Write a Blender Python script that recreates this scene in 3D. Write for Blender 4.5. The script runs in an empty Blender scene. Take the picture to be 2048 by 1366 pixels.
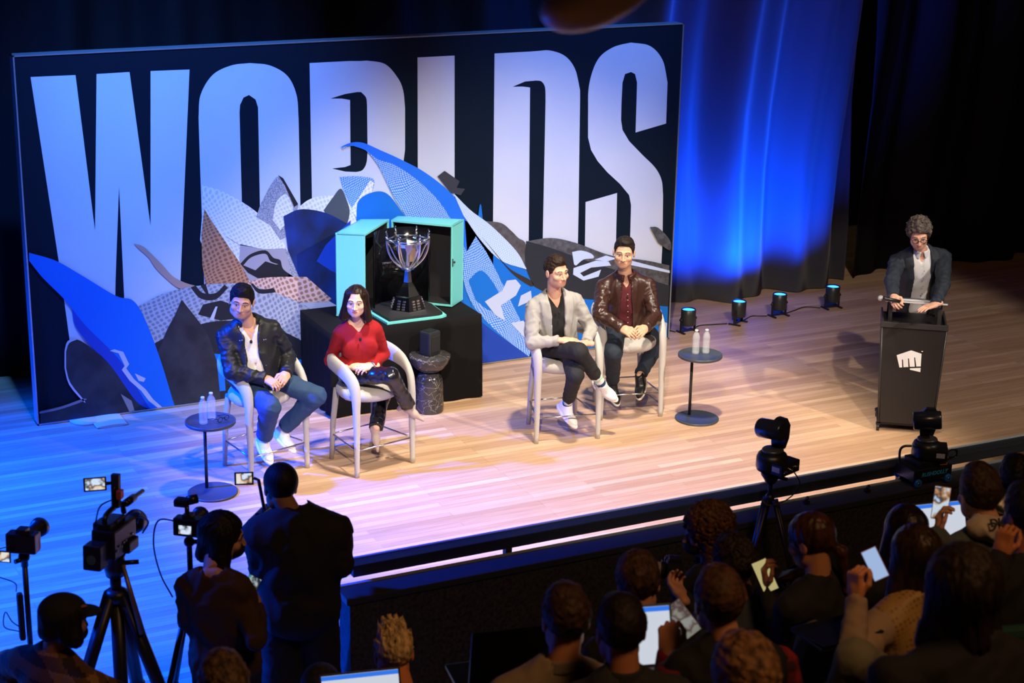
import bpy, bmesh, math, random
import numpy as np
from mathutils import Vector, Matrix, noise as mnoise
R = math.radians
SC = bpy.context.scene
COL = SC.collection
# ------------------------------------------------------------------ camera
FPX = 3518.0; CX, CY = 1024.0, 683.0; HC = 5.18
XC = np.array([0.89654328, -0.11875468, 0.42674053]); YC = np.array([-0.44256536, -0.28060622, 0.85170185])
ZC = np.array([0.01860246, -0.95244815, -0.30413233])
MW = np.array([XC, YC, ZC])                    # camera (right, down, forward) -> world
CAM = np.array([0, 0, HC])
cam_data = bpy.data.cameras.new('camera'); cam = bpy.data.objects.new('camera', cam_data); COL.objects.link(cam)
cam_data.sensor_width = 36.0; cam_data.lens = FPX / 2048 * 36.0; cam_data.clip_start = .1; cam_data.clip_end = 100
m3 = MW @ np.diag([1, -1, -1])
cam.matrix_world = Matrix([[*m3[0], 0], [*m3[1], 0], [*m3[2], HC], [0, 0, 0, 1]])
cam_data.dof.use_dof = True; cam_data.dof.focus_distance = 14.0; cam_data.dof.aperture_fstop = 4.0
SC.camera = cam
SC.view_settings.view_transform = 'Standard'; SC.view_settings.look = 'None'
SC.view_settings.exposure = 0.0; SC.view_settings.gamma = 1.0; SC.view_settings.use_curve_mapping = False
wd = bpy.data.worlds.new('hall_dark'); SC.world = wd; wd.use_nodes = True
wd.node_tree.nodes['Background'].inputs[0].default_value = (.6, .7, 1, 1)
wd.node_tree.nodes['Background'].inputs[1].default_value = 0.0015

def light(name, kind, loc, target, power, color, size=.25, angle=60, blend=.4, sy=None):
    d = bpy.data.lights.new(name, kind); d.energy = power; d.color = color
    if kind == 'SPOT': d.spot_size = R(angle); d.spot_blend = blend; d.shadow_soft_size = size
    elif kind == 'AREA':
        d.size = size
        if sy: d.shape = 'RECTANGLE'; d.size_y = sy
    else: d.shadow_soft_size = size
    o = bpy.data.objects.new(name, d); COL.objects.link(o); o.location = loc
    o.rotation_euler = (Vector(target) - Vector(loc)).to_track_quat('-Z', 'Y').to_euler()
    return o
WARM = (1.0, .84, .66)
light('stage_key_left', 'SPOT', (1.0, 2.6, 8.8), (6.5, 12.4, .2), 4600, (1, .88, .74), .10, 27, .6)
light('stage_key_right', 'SPOT', (11.0, 2.6, 8.8), (6.8, 12.3, .2), 4600, (1, .88, .74), .10, 28, .6)
light('stage_overhead', 'SPOT', (6.0, 9.6, 9.2), (6.3, 11.3, 0), 4600, (1, .88, .72), .25, 42, .6)
light('stage_top_centre', 'SPOT', (4.4, 15.6, 8.8), (6.4, 11.3, 0), 3200, WARM, .10, 38, .45)
light('stage_top_right', 'SPOT', (10.6, 15.9, 8.8), (8.6, 11.2, 0), 4800, WARM, .10, 46, .3)
light('podium_key', 'SPOT', (5.5, 3.0, 8.6), (9.8, 11.6, 1.0), 2600, (1, .88, .75), .10, 17, .4)
light('blue_side_left', 'SPOT', (-3.8, 13.4, 6.6), (.75, 11.2, 0.0), 46000, (.0, .065, 1.0), .2, 56, .8)
light('blue_panel_top', 'SPOT', (2.6, 9.6, 9.0), (3.9, 14.0, 2.7), 7600, (.05, .26, 1.0), .2, 30, 1.0)
light('blue_panel_top_right', 'SPOT', (8.6, 9.6, 9.0), (7.7, 14.0, 2.9), 4200, (.05, .26, 1.0), .2, 26, 1.0)
light('house_warm', 'AREA', (4.0, 1.5, 9.2), (3.8, 5.4, 1.6), 210, (1, .52, .22), 2.0)

# ------------------------------------------------------------------ pixel rays of the photograph -> world
def ray(px, py): return MW @ np.array([(px - CX) / FPX, (py - CY) / FPX, 1.0])
def atz(px, py, z=0.0): r = ray(px, py); return CAM + r * ((z - HC) / r[2])
def aty(px, py, y): r = ray(px, py); return CAM + r * (y / r[1])
def atd(px, py, d): return CAM + ray(px, py) * d
def child(parent, px, py, L, near=True):
    """point on the pixel's ray at distance L from parent"""
    r = ray(px, py); r = r / np.linalg.norm(r); p = np.array(parent, float) - CAM
    b = p @ r; c = p @ p - L * L; disc = b * b - c
    if disc < 0:
        q = r * b; v = q - p; return CAM + p + v / np.linalg.norm(v) * L
    s = math.sqrt(disc); return CAM + r * (b - s if near else b + s)
def V(*a): return np.array(a, float)
def nrm(v): v = np.array(v, float); return v / (np.linalg.norm(v) + 1e-12)

# ------------------------------------------------------------------ materials
MATS = {}
def mat(name, color, rough=.6, metal=0, bump=0, bscale=60, emit=None, estr=1, coat=0, spec=.5, trans=0, ior=1.45,
        var=0, vscale=8, color2=None, stretch=(1, 1, 1), sheen=0, alpha=1):
    if name in MATS: return MATS[name]
    m = bpy.data.materials.new(name); m.use_nodes = True; nt = m.node_tree; b = nt.nodes['Principled BSDF']
    b.inputs['Base Color'].default_value = (*color, 1); b.inputs['Roughness'].default_value = rough
    b.inputs['Metallic'].default_value = metal; b.inputs['Specular IOR Level'].default_value = spec
    b.inputs['Coat Weight'].default_value = coat; b.inputs['Transmission Weight'].default_value = trans
    b.inputs['IOR'].default_value = ior; b.inputs['Sheen Weight'].default_value = sheen; b.inputs['Alpha'].default_value = alpha
    if emit: b.inputs['Emission Color'].default_value = (*emit, 1); b.inputs['Emission Strength'].default_value = estr
    if bump or var:
        tc = nt.nodes.new('ShaderNodeTexCoord'); mp = nt.nodes.new('ShaderNodeMapping'); mp.inputs['Scale'].default_value = stretch
        nt.links.new(tc.outputs['Object'], mp.inputs[0])
        if bump:
            n = nt.nodes.new('ShaderNodeTexNoise'); n.inputs['Scale'].default_value = bscale; n.inputs['Detail'].default_value = 5
            nt.links.new(mp.outputs[0], n.inputs[0]); bp = nt.nodes.new('ShaderNodeBump'); bp.inputs['Strength'].default_value = bump
            bp.inputs['Distance'].default_value = .005; nt.links.new(n.outputs[0], bp.inputs['Height']); nt.links.new(bp.outputs[0], b.inputs['Normal'])
        if var:
            n = nt.nodes.new('ShaderNodeTexNoise'); n.inputs['Scale'].default_value = vscale; n.inputs['Detail'].default_value = 4
            nt.links.new(mp.outputs[0], n.inputs[0]); mx = nt.nodes.new('ShaderNodeMix'); mx.data_type = 'RGBA'
            c2 = color2 or tuple(c * (1 - var) for c in color)
            mx.inputs[6].default_value = (*color, 1); mx.inputs[7].default_value = (*c2, 1)
            cr = nt.nodes.new('ShaderNodeMapRange'); cr.inputs[1].default_value = .35; cr.inputs[2].default_value = .65
            nt.links.new(n.outputs[0], cr.inputs[0]); nt.links.new(cr.outputs[0], mx.inputs[0]); nt.links.new(mx.outputs[2], b.inputs['Base Color'])
    MATS[name] = m; return m
def mat_wood():
    m = bpy.data.materials.new('stage_oak'); m.use_nodes = True; nt = m.node_tree; b = nt.nodes['Principled BSDF']; N = nt.nodes.new; Lk = nt.links.new
    tc = N('ShaderNodeTexCoord')
    br = N('ShaderNodeTexBrick'); br.offset = .37; br.offset_frequency = 3; br.squash = 1
    br.inputs['Scale'].default_value = 1; br.inputs['Mortar Size'].default_value = .0012; br.inputs['Brick Width'].default_value = 1.9
    br.inputs['Row Height'].default_value = .066; br.inputs['Bias'].default_value = -.1
    br.inputs['Color1'].default_value = (.50, .32, .19, 1); br.inputs['Color2'].default_value = (.66, .46, .30, 1); br.inputs['Mortar'].default_value = (.30, .18, .1, 1)
    Lk(tc.outputs['Object'], br.inputs[0])
    br2 = N('ShaderNodeTexBrick'); br2.offset = .61; br2.offset_frequency = 2; br2.inputs['Scale'].default_value = 1
    br2.inputs['Mortar Size'].default_value = 0.0; br2.inputs['Brick Width'].default_value = 3.1; br2.inputs['Row Height'].default_value = .066
    br2.inputs['Color1'].default_value = (.80, .74, .70, 1); br2.inputs['Color2'].default_value = (1.0, 1.0, 1.0, 1); Lk(tc.outputs['Object'], br2.inputs[0])
    mp = N('ShaderNodeMapping'); mp.inputs['Scale'].default_value = (1.3, 26, 1); Lk(tc.outputs['Object'], mp.inputs[0])
    n = N('ShaderNodeTexNoise'); n.inputs['Scale'].default_value = 2.2; n.inputs['Detail'].default_value = 6; Lk(mp.outputs[0], n.inputs[0])
    r2 = N('ShaderNodeMapRange'); r2.inputs[1].default_value = .3; r2.inputs[2].default_value = .7; r2.inputs[3].default_value = .86; r2.inputs[4].default_value = 1.1; Lk(n.outputs[0], r2.inputs[0])
    mul = N('ShaderNodeMix'); mul.data_type = 'RGBA'; mul.blend_type = 'MULTIPLY'; mul.inputs[0].default_value = 1
    Lk(br.outputs[0], mul.inputs[6]); Lk(br2.outputs[0], mul.inputs[7])
    mu2 = N('ShaderNodeVectorMath'); mu2.operation = 'SCALE'; Lk(mul.outputs[2], mu2.inputs[0]); Lk(r2.outputs[0], mu2.inputs['Scale'])
    Lk(mu2.outputs[0], b.inputs['Base Color']); b.inputs['Roughness'].default_value = .42; b.inputs['Specular IOR Level'].default_value = .35
    bp = N('ShaderNodeBump'); bp.inputs['Strength'].default_value = .08; bp.inputs['Distance'].default_value = .01
    Lk(n.outputs[0], bp.inputs['Height']); Lk(bp.outputs[0], b.inputs['Normal'])
    return m
def mat_marble():
    m = bpy.data.materials.new('dark_marble'); m.use_nodes = True; nt = m.node_tree; b = nt.nodes['Principled BSDF']; N = nt.nodes.new; Lk = nt.links.new
    tc = N('ShaderNodeTexCoord'); n0 = N('ShaderNodeTexNoise'); n0.inputs['Scale'].default_value = 5; n0.inputs['Detail'].default_value = 5
    Lk(tc.outputs['Object'], n0.inputs[0]); ad = N('ShaderNodeVectorMath'); ad.operation = 'MULTIPLY_ADD'; ad.inputs[1].default_value = (.6, .6, .6)
    Lk(n0.outputs[1], ad.inputs[0]); Lk(tc.outputs['Object'], ad.inputs[2])
    vo = N('ShaderNodeTexVoronoi'); vo.feature = 'DISTANCE_TO_EDGE'; vo.inputs['Scale'].default_value = 7; Lk(ad.outputs[0], vo.inputs[0])
    cr = N('ShaderNodeValToRGB'); cr.color_ramp.elements[0].color = (.34, .32, .30, 1); cr.color_ramp.elements[0].position = 0.0
    cr.color_ramp.elements[1].color = (.045, .042, .04, 1); cr.color_ramp.elements[1].position = .022; Lk(vo.outputs[0], cr.inputs[0])
    Lk(cr.outputs[0], b.inputs['Base Color']); b.inputs['Roughness'].default_value = .12; return m
def dots_mat(name, base, dot, scale=26, rough=.6, flat=True):
    """printed perforated leather: rows of dots"""
    m = bpy.data.materials.new(name); m.use_nodes = True; nt = m.node_tree; b = nt.nodes['Principled BSDF']; N = nt.nodes.new; Lk = nt.links.new
    tc = N('ShaderNodeTexCoord'); mp = N('ShaderNodeMapping'); mp.inputs['Rotation'].default_value = (0, .35, 0); mp.inputs['Scale'].default_value = (1, 0, 1) if flat else (1, 1, 1); mp.inputs['Location'].default_value = (0, .001 if flat else 0, 0); Lk(tc.outputs['Object'], mp.inputs[0])
    n0 = N('ShaderNodeTexNoise'); n0.inputs['Scale'].default_value = 1.6; Lk(mp.outputs[0], n0.inputs[0])
    ad = N('ShaderNodeVectorMath'); ad.operation = 'MULTIPLY_ADD'; ad.inputs[1].default_value = (.25, 0, .25); Lk(n0.outputs[1], ad.inputs[0]); Lk(mp.outputs[0], ad.inputs[2])
    vo = N('ShaderNodeTexVoronoi'); vo.inputs['Scale'].default_value = scale; vo.inputs['Randomness'].default_value = .12; Lk(ad.outputs[0], vo.inputs[0])
    cr = N('ShaderNodeValToRGB'); cr.color_ramp.elements[0].color = (*dot, 1); cr.color_ramp.elements[0].position = .26
    cr.color_ramp.elements[1].color = (*base, 1); cr.color_ramp.elements[1].position = .44; Lk(vo.outputs['Distance'], cr.inputs[0])
    Lk(cr.outputs[0], b.inputs['Base Color']); b.inputs['Roughness'].default_value = rough; return m
BLACK = mat('black_plastic', (.012, .012, .014), .35)
BLACKM = mat('black_metal', (.018, .019, .022), .4, .3)
MATTE = mat('matte_black', (.008, .008, .009), .8)
STEEL = mat('brushed_steel', (.6, .6, .62), .25, 1)

# ------------------------------------------------------------------ object helpers
def wloc(o):
    v = Vector((0, 0, 0))
    while o is not None: v += o.location; o = o.parent
    return v
def tagp(o, label=None, cat=None, group=None, kind=None):
    if label: o['label'] = label
    if cat: o['category'] = cat
    if group: o['group'] = group
    if kind: o['kind'] = kind
    return o
def thing(name, label, cat, loc=(0, 0, 0), rz=0, group=None):
    o = bpy.data.objects.new(name, None); COL.objects.link(o); o.location = tuple(loc); o.rotation_euler = (0, 0, rz)
    o.empty_display_size = .05
    return tagp(o, label, cat, group)
class MB:
    def __init__(s): s.v = []; s.f = []; s.m = []; s.sm = []
    def add(s, vs, fs, mi=0, smooth=False):
        n = len(s.v); s.v.extend([tuple(map(float, v)) for v in vs]); s.f.extend([tuple(n + i for i in f) for f in fs])
        s.m.extend([mi] * len(fs)); s.sm.extend([smooth] * len(fs)); return s
    def box(s, c, h, rot=None, mi=0, bev=0):
        """centre c, half sizes h, optional 3x3 rot whose COLUMNS are the box axes; bev bevels the edges"""
        c = np.array(c, float); Rm = np.eye(3) if rot is None else np.array(rot, float)
        bm = bmesh.new(); bmesh.ops.create_cube(bm, size=2)
        for v in bm.verts: v.co = Vector((v.co.x * h[0], v.co.y * h[1], v.co.z * h[2]))
        if bev: bmesh.ops.bevel(bm, geom=bm.edges[:], offset=min(bev, min(h) * .95), segments=2, profile=.6, affect='EDGES')
        bm.verts.index_update(); vs = [c + Rm @ np.array(v.co) for v in bm.verts]; fs = [[v.index for v in f.verts] for f in bm.faces]
        bm.free(); return s.add(vs, fs, mi, False)
    def tube(s, pts, r, n=10, mi=0, cap=True, closed=False, flat=None, up=(0, 0, 1)):
        """sweep a circle (or ellipse: flat=(a,b) multipliers) along pts; r scalar or list"""
        pts = [np.array(p, float) for p in pts]; k = len(pts); rs = [r] * k if np.isscalar(r) else list(r)
        vs = []; prev = None
        for i, p in enumerate(pts):
            t = nrm((pts[(i + 1) % k] - pts[i - 1]) if closed else (pts[min(i + 1, k - 1)] - pts[max(i - 1, 0)]))
            if prev is None:
                u = np.array(up, float); u = u if abs(u @ t) < .93 else np.array([1, 0, 0.]) ; a = nrm(u - t * (u @ t))
            else: a = nrm(prev - t * (prev @ t))
            prev = a; b = np.cross(t, a); fa, fb = flat if flat else (1, 1)
            for j in range(n):
                th = 2 * math.pi * j / n; vs.append(p + (a * math.cos(th) * fa + b * math.sin(th) * fb) * rs[i])
        fs = []
        for i in range(k if closed else k - 1):
            for j in range(n):
                a0 = i * n + j; a1 = i * n + (j + 1) % n; b0 = ((i + 1) % k) * n + j; b1 = ((i + 1) % k) * n + (j + 1) % n
                fs.append((a0, a1, b1, b0))
        s.add(vs, fs, mi, True)
        if cap and not closed:
            o = len(s.v) - len(vs); s.f.append(tuple(o + j for j in range(n))[::-1]); s.m.append(mi); s.sm.append(False)
            s.f.append(tuple(o + (k - 1) * n + j for j in range(n))); s.m.append(mi); s.sm.append(False)
        return s
    def cyl(s, a, b, r, r2=None, n=20, mi=0): return s.tube([a, b], [r, r if r2 is None else r2], n, mi)
    def lathe(s, prof, c=(0, 0, 0), n=28, mi=0, rot=None, smooth=True, sq=None):
        """prof: list of (r, z). axis +z of rot"""
        Rm = np.eye(3) if rot is None else np.array(rot, float); c = np.array(c, float); vs = []
        for (r, z) in prof:
            for j in range(n):
                th = 2 * math.pi * j / n; vs.append(c + Rm @ np.array([r * math.cos(th), r * math.sin(th), z]))
        fs = []; k = len(prof)
        for i in range(k - 1):
            for j in range(n): fs.append((i * n + j, i * n + (j + 1) % n, (i + 1) * n + (j + 1) % n, (i + 1) * n + j))
        s.add(vs, fs, mi, smooth); o = len(s.v) - len(vs)
        if prof[0][0] > 1e-5: s.f.append(tuple(o + j for j in range(n))[::-1]); s.m.append(mi); s.sm.append(False)
        if prof[-1][0] > 1e-5: s.f.append(tuple(o + (k - 1) * n + j for j in range(n))); s.m.append(mi); s.sm.append(False)
        return s
    def ball(s, c, r, rot=None, n=16, mi=0):
        r = (r, r, r) if np.isscalar(r) else r; Rm = np.eye(3) if rot is None else np.array(rot); vs = []; k = n // 2
        for i in range(k + 1):
            ph = math.pi * i / k
            for j in range(n):
                th = 2 * math.pi * j / n; vs.append(np.array(c) + Rm @ np.array([r[0] * math.sin(ph) * math.cos(th), r[1] * math.sin(ph) * math.sin(th), -r[2] * math.cos(ph)]))
        fs = [(i * n + j, i * n + (j + 1) % n, (i + 1) * n + (j + 1) % n, (i + 1) * n + j) for i in range(k) for j in range(n)]
        return s.add(vs, fs, mi, True)
    def prism(s, pts, depth, mi=0, smooth=False):
        """pts: 3D polygon, extruded by vector depth"""
        pts = [np.array(p, float) for p in pts]; d = np.array(depth, float); n = len(pts)
        s.add(pts + [p + d for p in pts], [tuple(range(n))[::-1], tuple(range(n, 2 * n))] + [(i, (i + 1) % n, n + (i + 1) % n, n + i) for i in range(n)], mi, smooth)
        return s
    def build(s, name, mats, parent=None, label=None, kind=None, world=True, merge=True):
        me = bpy.data.meshes.new(name); off = np.array(wloc(parent)) if (parent is not None and world) else np.zeros(3)
        me.from_pydata([tuple(np.array(v) - off) for v in s.v], [], s.f)
        for m in (mats if isinstance(mats, (list, tuple)) else [mats]): me.materials.append(m)
        me.polygons.foreach_set('material_index', s.m); me.polygons.foreach_set('use_smooth', s.sm)
        bm = bmesh.new(); bm.from_mesh(me)
        if merge: bmesh.ops.remove_doubles(bm, verts=bm.verts[:], dist=1e-5)
        bmesh.ops.recalc_face_normals(bm, faces=bm.faces[:]); bm.to_mesh(me); bm.free(); me.update()
        o = bpy.data.objects.new(name, me); COL.objects.link(o)
        if parent is not None: o.parent = parent
        return tagp(o, label, None, None, kind)
def origin_to_base(o):
    """top-level mesh: put the object's origin under it"""
    me = o.data; co = np.array([v.co for v in me.vertices]); c = (co.min(0) + co.max(0)) / 2; c[2] = co[:, 2].min()
    me.transform(Matrix.Translation(-Vector(c))); o.location = o.location + Vector(c); return o
def copy_tree(o, parent=None):
    c = o.copy(); COL.objects.link(c); c.parent = parent
    for ch in [x for x in bpy.data.objects if x.parent == o]: copy_tree(ch, c)
    return c
def rotz(a): c, s = math.cos(a), math.sin(a); return np.array([[c, -s, 0], [s, c, 0], [0, 0, 1.]])
def smooth_path(pts, n=8):
    """Catmull-Rom through pts (values may have any dimension)"""
    P = [np.array(p, float) for p in pts]; P = [2 * P[0] - P[1]] + P + [2 * P[-1] - P[-2]]; out = []
    for i in range(1, len(P) - 2):
        for j in range(n):
            t = j / n; a, b, c, d = P[i - 1], P[i], P[i + 1], P[i + 2]
            out.append(.5 * ((2 * b) + (-a + c) * t + (2 * a - 5 * b + 4 * c - d) * t * t + (-a + 3 * b - 3 * c + d) * t ** 3))
    out.append(P[-2]); return out
def text_mesh(txt, size, c, xdir, ydir, name, m, parent, extrude=.0005, font_bold=False, shear=0, align='CENTER'):
    cu = bpy.data.curves.new(name, 'FONT'); cu.body = txt; cu.size = size; cu.align_x = align; cu.align_y = 'CENTER'; cu.extrude = extrude; cu.shear = shear
    if font_bold: cu.offset = size * .018
    t = bpy.data.objects.new(name, cu); COL.objects.link(t)
    dg = bpy.context.evaluated_depsgraph_get(); me = bpy.data.meshes.new_from_object(t.evaluated_get(dg)); bpy.data.objects.remove(t)
    x = nrm(xdir); y = nrm(ydir); z = np.cross(x, y); c = np.array(c, float) - (np.array(wloc(parent)) if parent is not None else 0)
    me.transform(Matrix([[x[0], y[0], z[0], c[0]], [x[1], y[1], z[1], c[1]], [x[2], y[2], z[2], c[2]], [0, 0, 0, 1]]))
    me.materials.clear(); me.materials.append(m); o = bpy.data.objects.new(name, me); COL.objects.link(o); o.parent = parent
    return o
# ------------------------------------------------------------------ smooth solid modelling (distance fields polygonised into one surface)
def smin(a, b, k):
    if k <= 0: return np.minimum(a, b)
    h = np.maximum(k - np.abs(a - b), 0) / k; return np.minimum(a, b) - h * h * k * .25
def smax(a, b, k): return -smin(-a, -b, k)
def U(k, *ds):
    d = ds[0]
    for e in ds[1:]: d = smin(d, e, k)
    return d
def cap(P, a, b, ra, rb=None):
    rb = ra if rb is None else rb; a = np.array(a, np.float32); b = np.array(b, np.float32); ab = b - a
    t = np.clip(((P - a) @ ab) / max(float(ab @ ab), 1e-9), 0, 1)[:, None]
    return np.linalg.norm(P - a - t * ab, axis=1) - (ra + (rb - ra) * t[:, 0])
def ell(P, c, r, Rm=None):
    q = P - np.array(c, np.float32)
    if Rm is not None: q = q @ np.array(Rm, np.float32)       # Rm columns are the axes
    r = np.array(r, np.float32); k0 = np.linalg.norm(q / r, axis=1); k1 = np.linalg.norm(q / (r * r), axis=1) + 1e-9
    return k0 * (k0 - 1) / k1
def sbox(P, c, h, rd=.005, Rm=None):
    q = P - np.array(c, np.float32)
    if Rm is not None: q = q @ np.array(Rm, np.float32)
    q = np.abs(q) - (np.array(h, np.float32) - rd); return np.linalg.norm(np.maximum(q, 0), axis=1) + np.minimum(q.max(1), 0) - rd
def nz(P, scale, seed=0, st=(1, 1, 1)):
    rs = np.random.RandomState(seed); Q = P * np.array(st, np.float32) * (6.283 / scale); s = 0; w = 0
    Q = Q + 1.3 * np.sin(Q[:, [1, 2, 0]] * .6 + rs.rand(3) * 6)
    for i in range(5):
        d = rs.randn(3); d /= np.linalg.norm(d); f = .7 + .35 * i; a = 1 / (1 + .5 * i)
        s = s + a * np.sin(Q @ (d * f).astype(np.float32) + rs.rand() * 6.28); w += a
    return s / w
def folds(P, scale, seed, st=(1, 1, 1)):
    n = nz(P, scale, seed, st); return 1 - 2 * np.abs(n) ** .7
CORN = [(0, 0, 0), (1, 0, 0), (0, 1, 0), (1, 1, 0), (0, 0, 1), (1, 0, 1), (0, 1, 1), (1, 1, 1)]
CEDG = [(a, b) for a in range(8) for b in range(a + 1, 8) if sum(abs(CORN[a][i] - CORN[b][i]) for i in range(3)) == 1]
def polygonise(f, lo, hi, h):
    lo = np.array(lo, float); hi = np.array(hi, float); n = np.maximum(np.ceil((hi - lo) / h).astype(int) + 1, 3)
    ax = [lo[i] + h * np.arange(n[i]) for i in range(3)]
    G = np.stack(np.meshgrid(*ax, indexing='ij'), -1).reshape(-1, 3).astype(np.float32)
    # coarse pre-pass: only evaluate near the surface
    F = np.empty(len(G), np.float32)
    step = 400000
    for i in range(0, len(G), step): F[i:i + step] = f(G[i:i + step])
    F = F.reshape(n)
    F[0] = F[-1] = 1; F[:, 0] = F[:, -1] = 1; F[:, :, 0] = F[:, :, -1] = 1
    s = F < 0; c = [F[i:n[0] - 1 + i, j:n[1] - 1 + j, k:n[2] - 1 + k] for (i, j, k) in CORN]
    cs = [x < 0 for x in c]; cnt = sum(x.astype(np.int8) for x in cs); act = (cnt > 0) & (cnt < 8)
    idx = -np.ones(act.shape, np.int64); ijk = np.argwhere(act); idx[act] = np.arange(len(ijk))
    acc = np.zeros((len(ijk), 3)); w = np.zeros(len(ijk)); cv = [x[act] for x in c]
    for a, b in CEDG:
        va, vb = cv[a], cv[b]; m = (va < 0) != (vb < 0); t = np.where(m, va / np.where(m, va - vb, 1), 0)
        pa = np.array(CORN[a], float); pb = np.array(CORN[b], float)
        acc += m[:, None] * (pa + t[:, None] * (pb - pa)); w += m
    Vt = lo + h * (ijk + acc / w[:, None]); faces = []
    for axi in range(3):
        sl0 = [slice(1, -1)] * 3; sl0[axi] = slice(0, -1); sl1 = list(sl0); sl1[axi] = slice(1, None)
        A = s[tuple(sl0)]; B = s[tuple(sl1)]; o1, o2 = [i for i in range(3) if i != axi]
        for flip, M in ((False, A & ~B), (True, ~A & B)):
            e = np.argwhere(M)
            if len(e) == 0: continue
            off = np.ones(3, int); off[axi] = 0; e = e + off
            def ci(d1, d2):
                q = e.copy(); q[:, o1] -= d1; q[:, o2] -= d2; return idx[q[:, 0], q[:, 1], q[:, 2]]
            quad = np.stack([ci(1, 1), ci(0, 1), ci(0, 0), ci(1, 0)], 1)
            if flip != (axi == 1): quad = quad[:, ::-1]
            faces.append(quad)
    return Vt, np.concatenate(faces)
class Surf:
    """collects polygonised pieces into one mesh"""
    def __init__(s): s.V = []; s.F = []; s.M = []; s.n = 0
    def add(s, f, lo, hi, h, matfn=None, mi=0, xf=None):
        v, q = polygonise(f, lo, hi, h); m = np.full(len(q), mi) if matfn is None else matfn(v[q].mean(1))
        if xf is not None: v = v @ xf[0].T + xf[1]
        s.V.append(v); s.F.append(q + s.n); s.M.append(m); s.n += len(v); return s
    def build(s, name, mats, parent=None, label=None):
        v = np.concatenate(s.V); q = np.concatenate(s.F); m = np.concatenate(s.M).astype(np.int32)
        if parent is not None: v = v - np.array(wloc(parent))
        me = bpy.data.meshes.new(name); me.vertices.add(len(v)); me.vertices.foreach_set('co', v.ravel())
        me.loops.add(q.size); me.loops.foreach_set('vertex_index', q.ravel().astype(np.int32)); me.polygons.add(len(q))
        me.polygons.foreach_set('loop_start', np.arange(0, q.size, 4, dtype=np.int32)); me.polygons.foreach_set('loop_total', np.full(len(q), 4, np.int32))
        for x in (mats if isinstance(mats, (list, tuple)) else [mats]): me.materials.append(x)
        me.polygons.foreach_set('material_index', m); me.polygons.foreach_set('use_smooth', np.ones(len(q), bool)); me.update(calc_edges=True); me.validate()
        o = bpy.data.objects.new(name, me); COL.objects.link(o)
        if parent is not None: o.parent = parent
        return tagp(o, label)
# ------------------------------------------------------------------ people
def skin_mat(nm, c): return mat('skin_' + nm, c, .5, spec=.35, bump=.05, bscale=300)
EYEW = mat('eye_white', (.55, .52, .50), .3); IRIS = mat('eye_iris', (.02, .012, .01), .2)
def cloth(nm, c, rough=.85, bump=.25, bscale=90, **k): return mat('cloth_' + nm, c, rough, bump=bump, bscale=bscale, **k)
def head_sdf(P, w=1.0, jaw=1.0, nb=None, neck_r=.056, nose=1.0):
    x = np.abs(P[:, 0]); Q = np.stack([x, P[:, 1], P[:, 2]], 1)
    d = ell(P, (0, -.018, .035), (.074 * w, .094, .080))
    d = smin(d, ell(P, (0, .028, -.030), (.062 * w, .062, .084)), .03)
    d = smin(d, ell(P, (0, .050, -.088), (.036 * w * jaw, .038, .030)), .03)
    d = smin(d, ell(Q, (.045 * w * jaw, .010, -.070), (.020, .032, .028)), .03)
    d = smin(d, ell(Q, (.042 * w, .062, -.028), (.022, .020, .018)), .02)
    d = smin(d, cap(Q, (.012, .083, .018), (.044 * w, .070, .020), .010), .016)
    d = smax(d, -ell(Q, (.031, .094, -.001), (.017, .012, .0095)), .010)
    d = smin(d, ell(Q, (.031, .075, -.002), (.0145, .0115, .0105)), .003)
    d = smin(d, cap(P, (0, .085, .006), (0, .106 * nose, -.036), .0075, .0115), .010)
    d = smin(d, ell(Q, (.013, .093, -.040), (.009, .010, .008)), .007)
    d = smin(d, ell(P, (0, .080, -.066), (.026, .015, .014)), .012)
    d = smax(d, -ell(P, (0, .100, -.0665), (.024, .008, .0016)), .004)
    d = smin(d, ell(Q, (.078 * w, -.008, -.006), (.009, .019, .032)), .006)
    d = smax(d, -ell(Q, (.089 * w, -.002, -.004), (.006, .011, .020)), .004)
    if nb is not None: d = smin(d, cap(P, (0, -.026, -.045), nb, neck_r * .94, neck_r * 1.04), .013)
    return d
def face_mi(c, stubble=False, lips=True, brow=True):
    """0 skin 1 white 2 iris 3 brow 4 lips 5 stubble"""
    x, y, z = c[:, 0], c[:, 1], c[:, 2]; ax = np.abs(x); m = np.zeros(len(c), int)
    if stubble:
        s = (y > .02) & (z < -.048 - .5 * np.maximum(0, .0) + .35 * np.maximum(ax - .035, 0)) & (z > -.125); m[s] = 5
        m[(y > .06) & (ax < .03) & (z < -.048) & (z > -.06)] = 5
    ey = (y > .060) & (((ax - .031) / .0135) ** 2 + ((z + .002) / .0050) ** 2 < 1); m[ey] = 1
    m[(y > .060) & (((ax - .031) / .0058) ** 2 + ((z + .002) / .0056) ** 2 < 1)] = 2
    m[(y > .050) & (ax > .012) & (ax < .052) & (np.abs(z - .0255 + ((ax - .032) ** 2) * 10) < .0034)] = 3
    m[(y > .055) & (ax > .014) & (ax < .047) & (np.abs(z - .0055 + ((ax - .031) ** 2) * 16) < .0016)] = 3
    m[(y > .075) & ((x / .023) ** 2 + ((z + .0665 - 8 * x * x) / .0078) ** 2 < 1)] = 4
    return m
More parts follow.
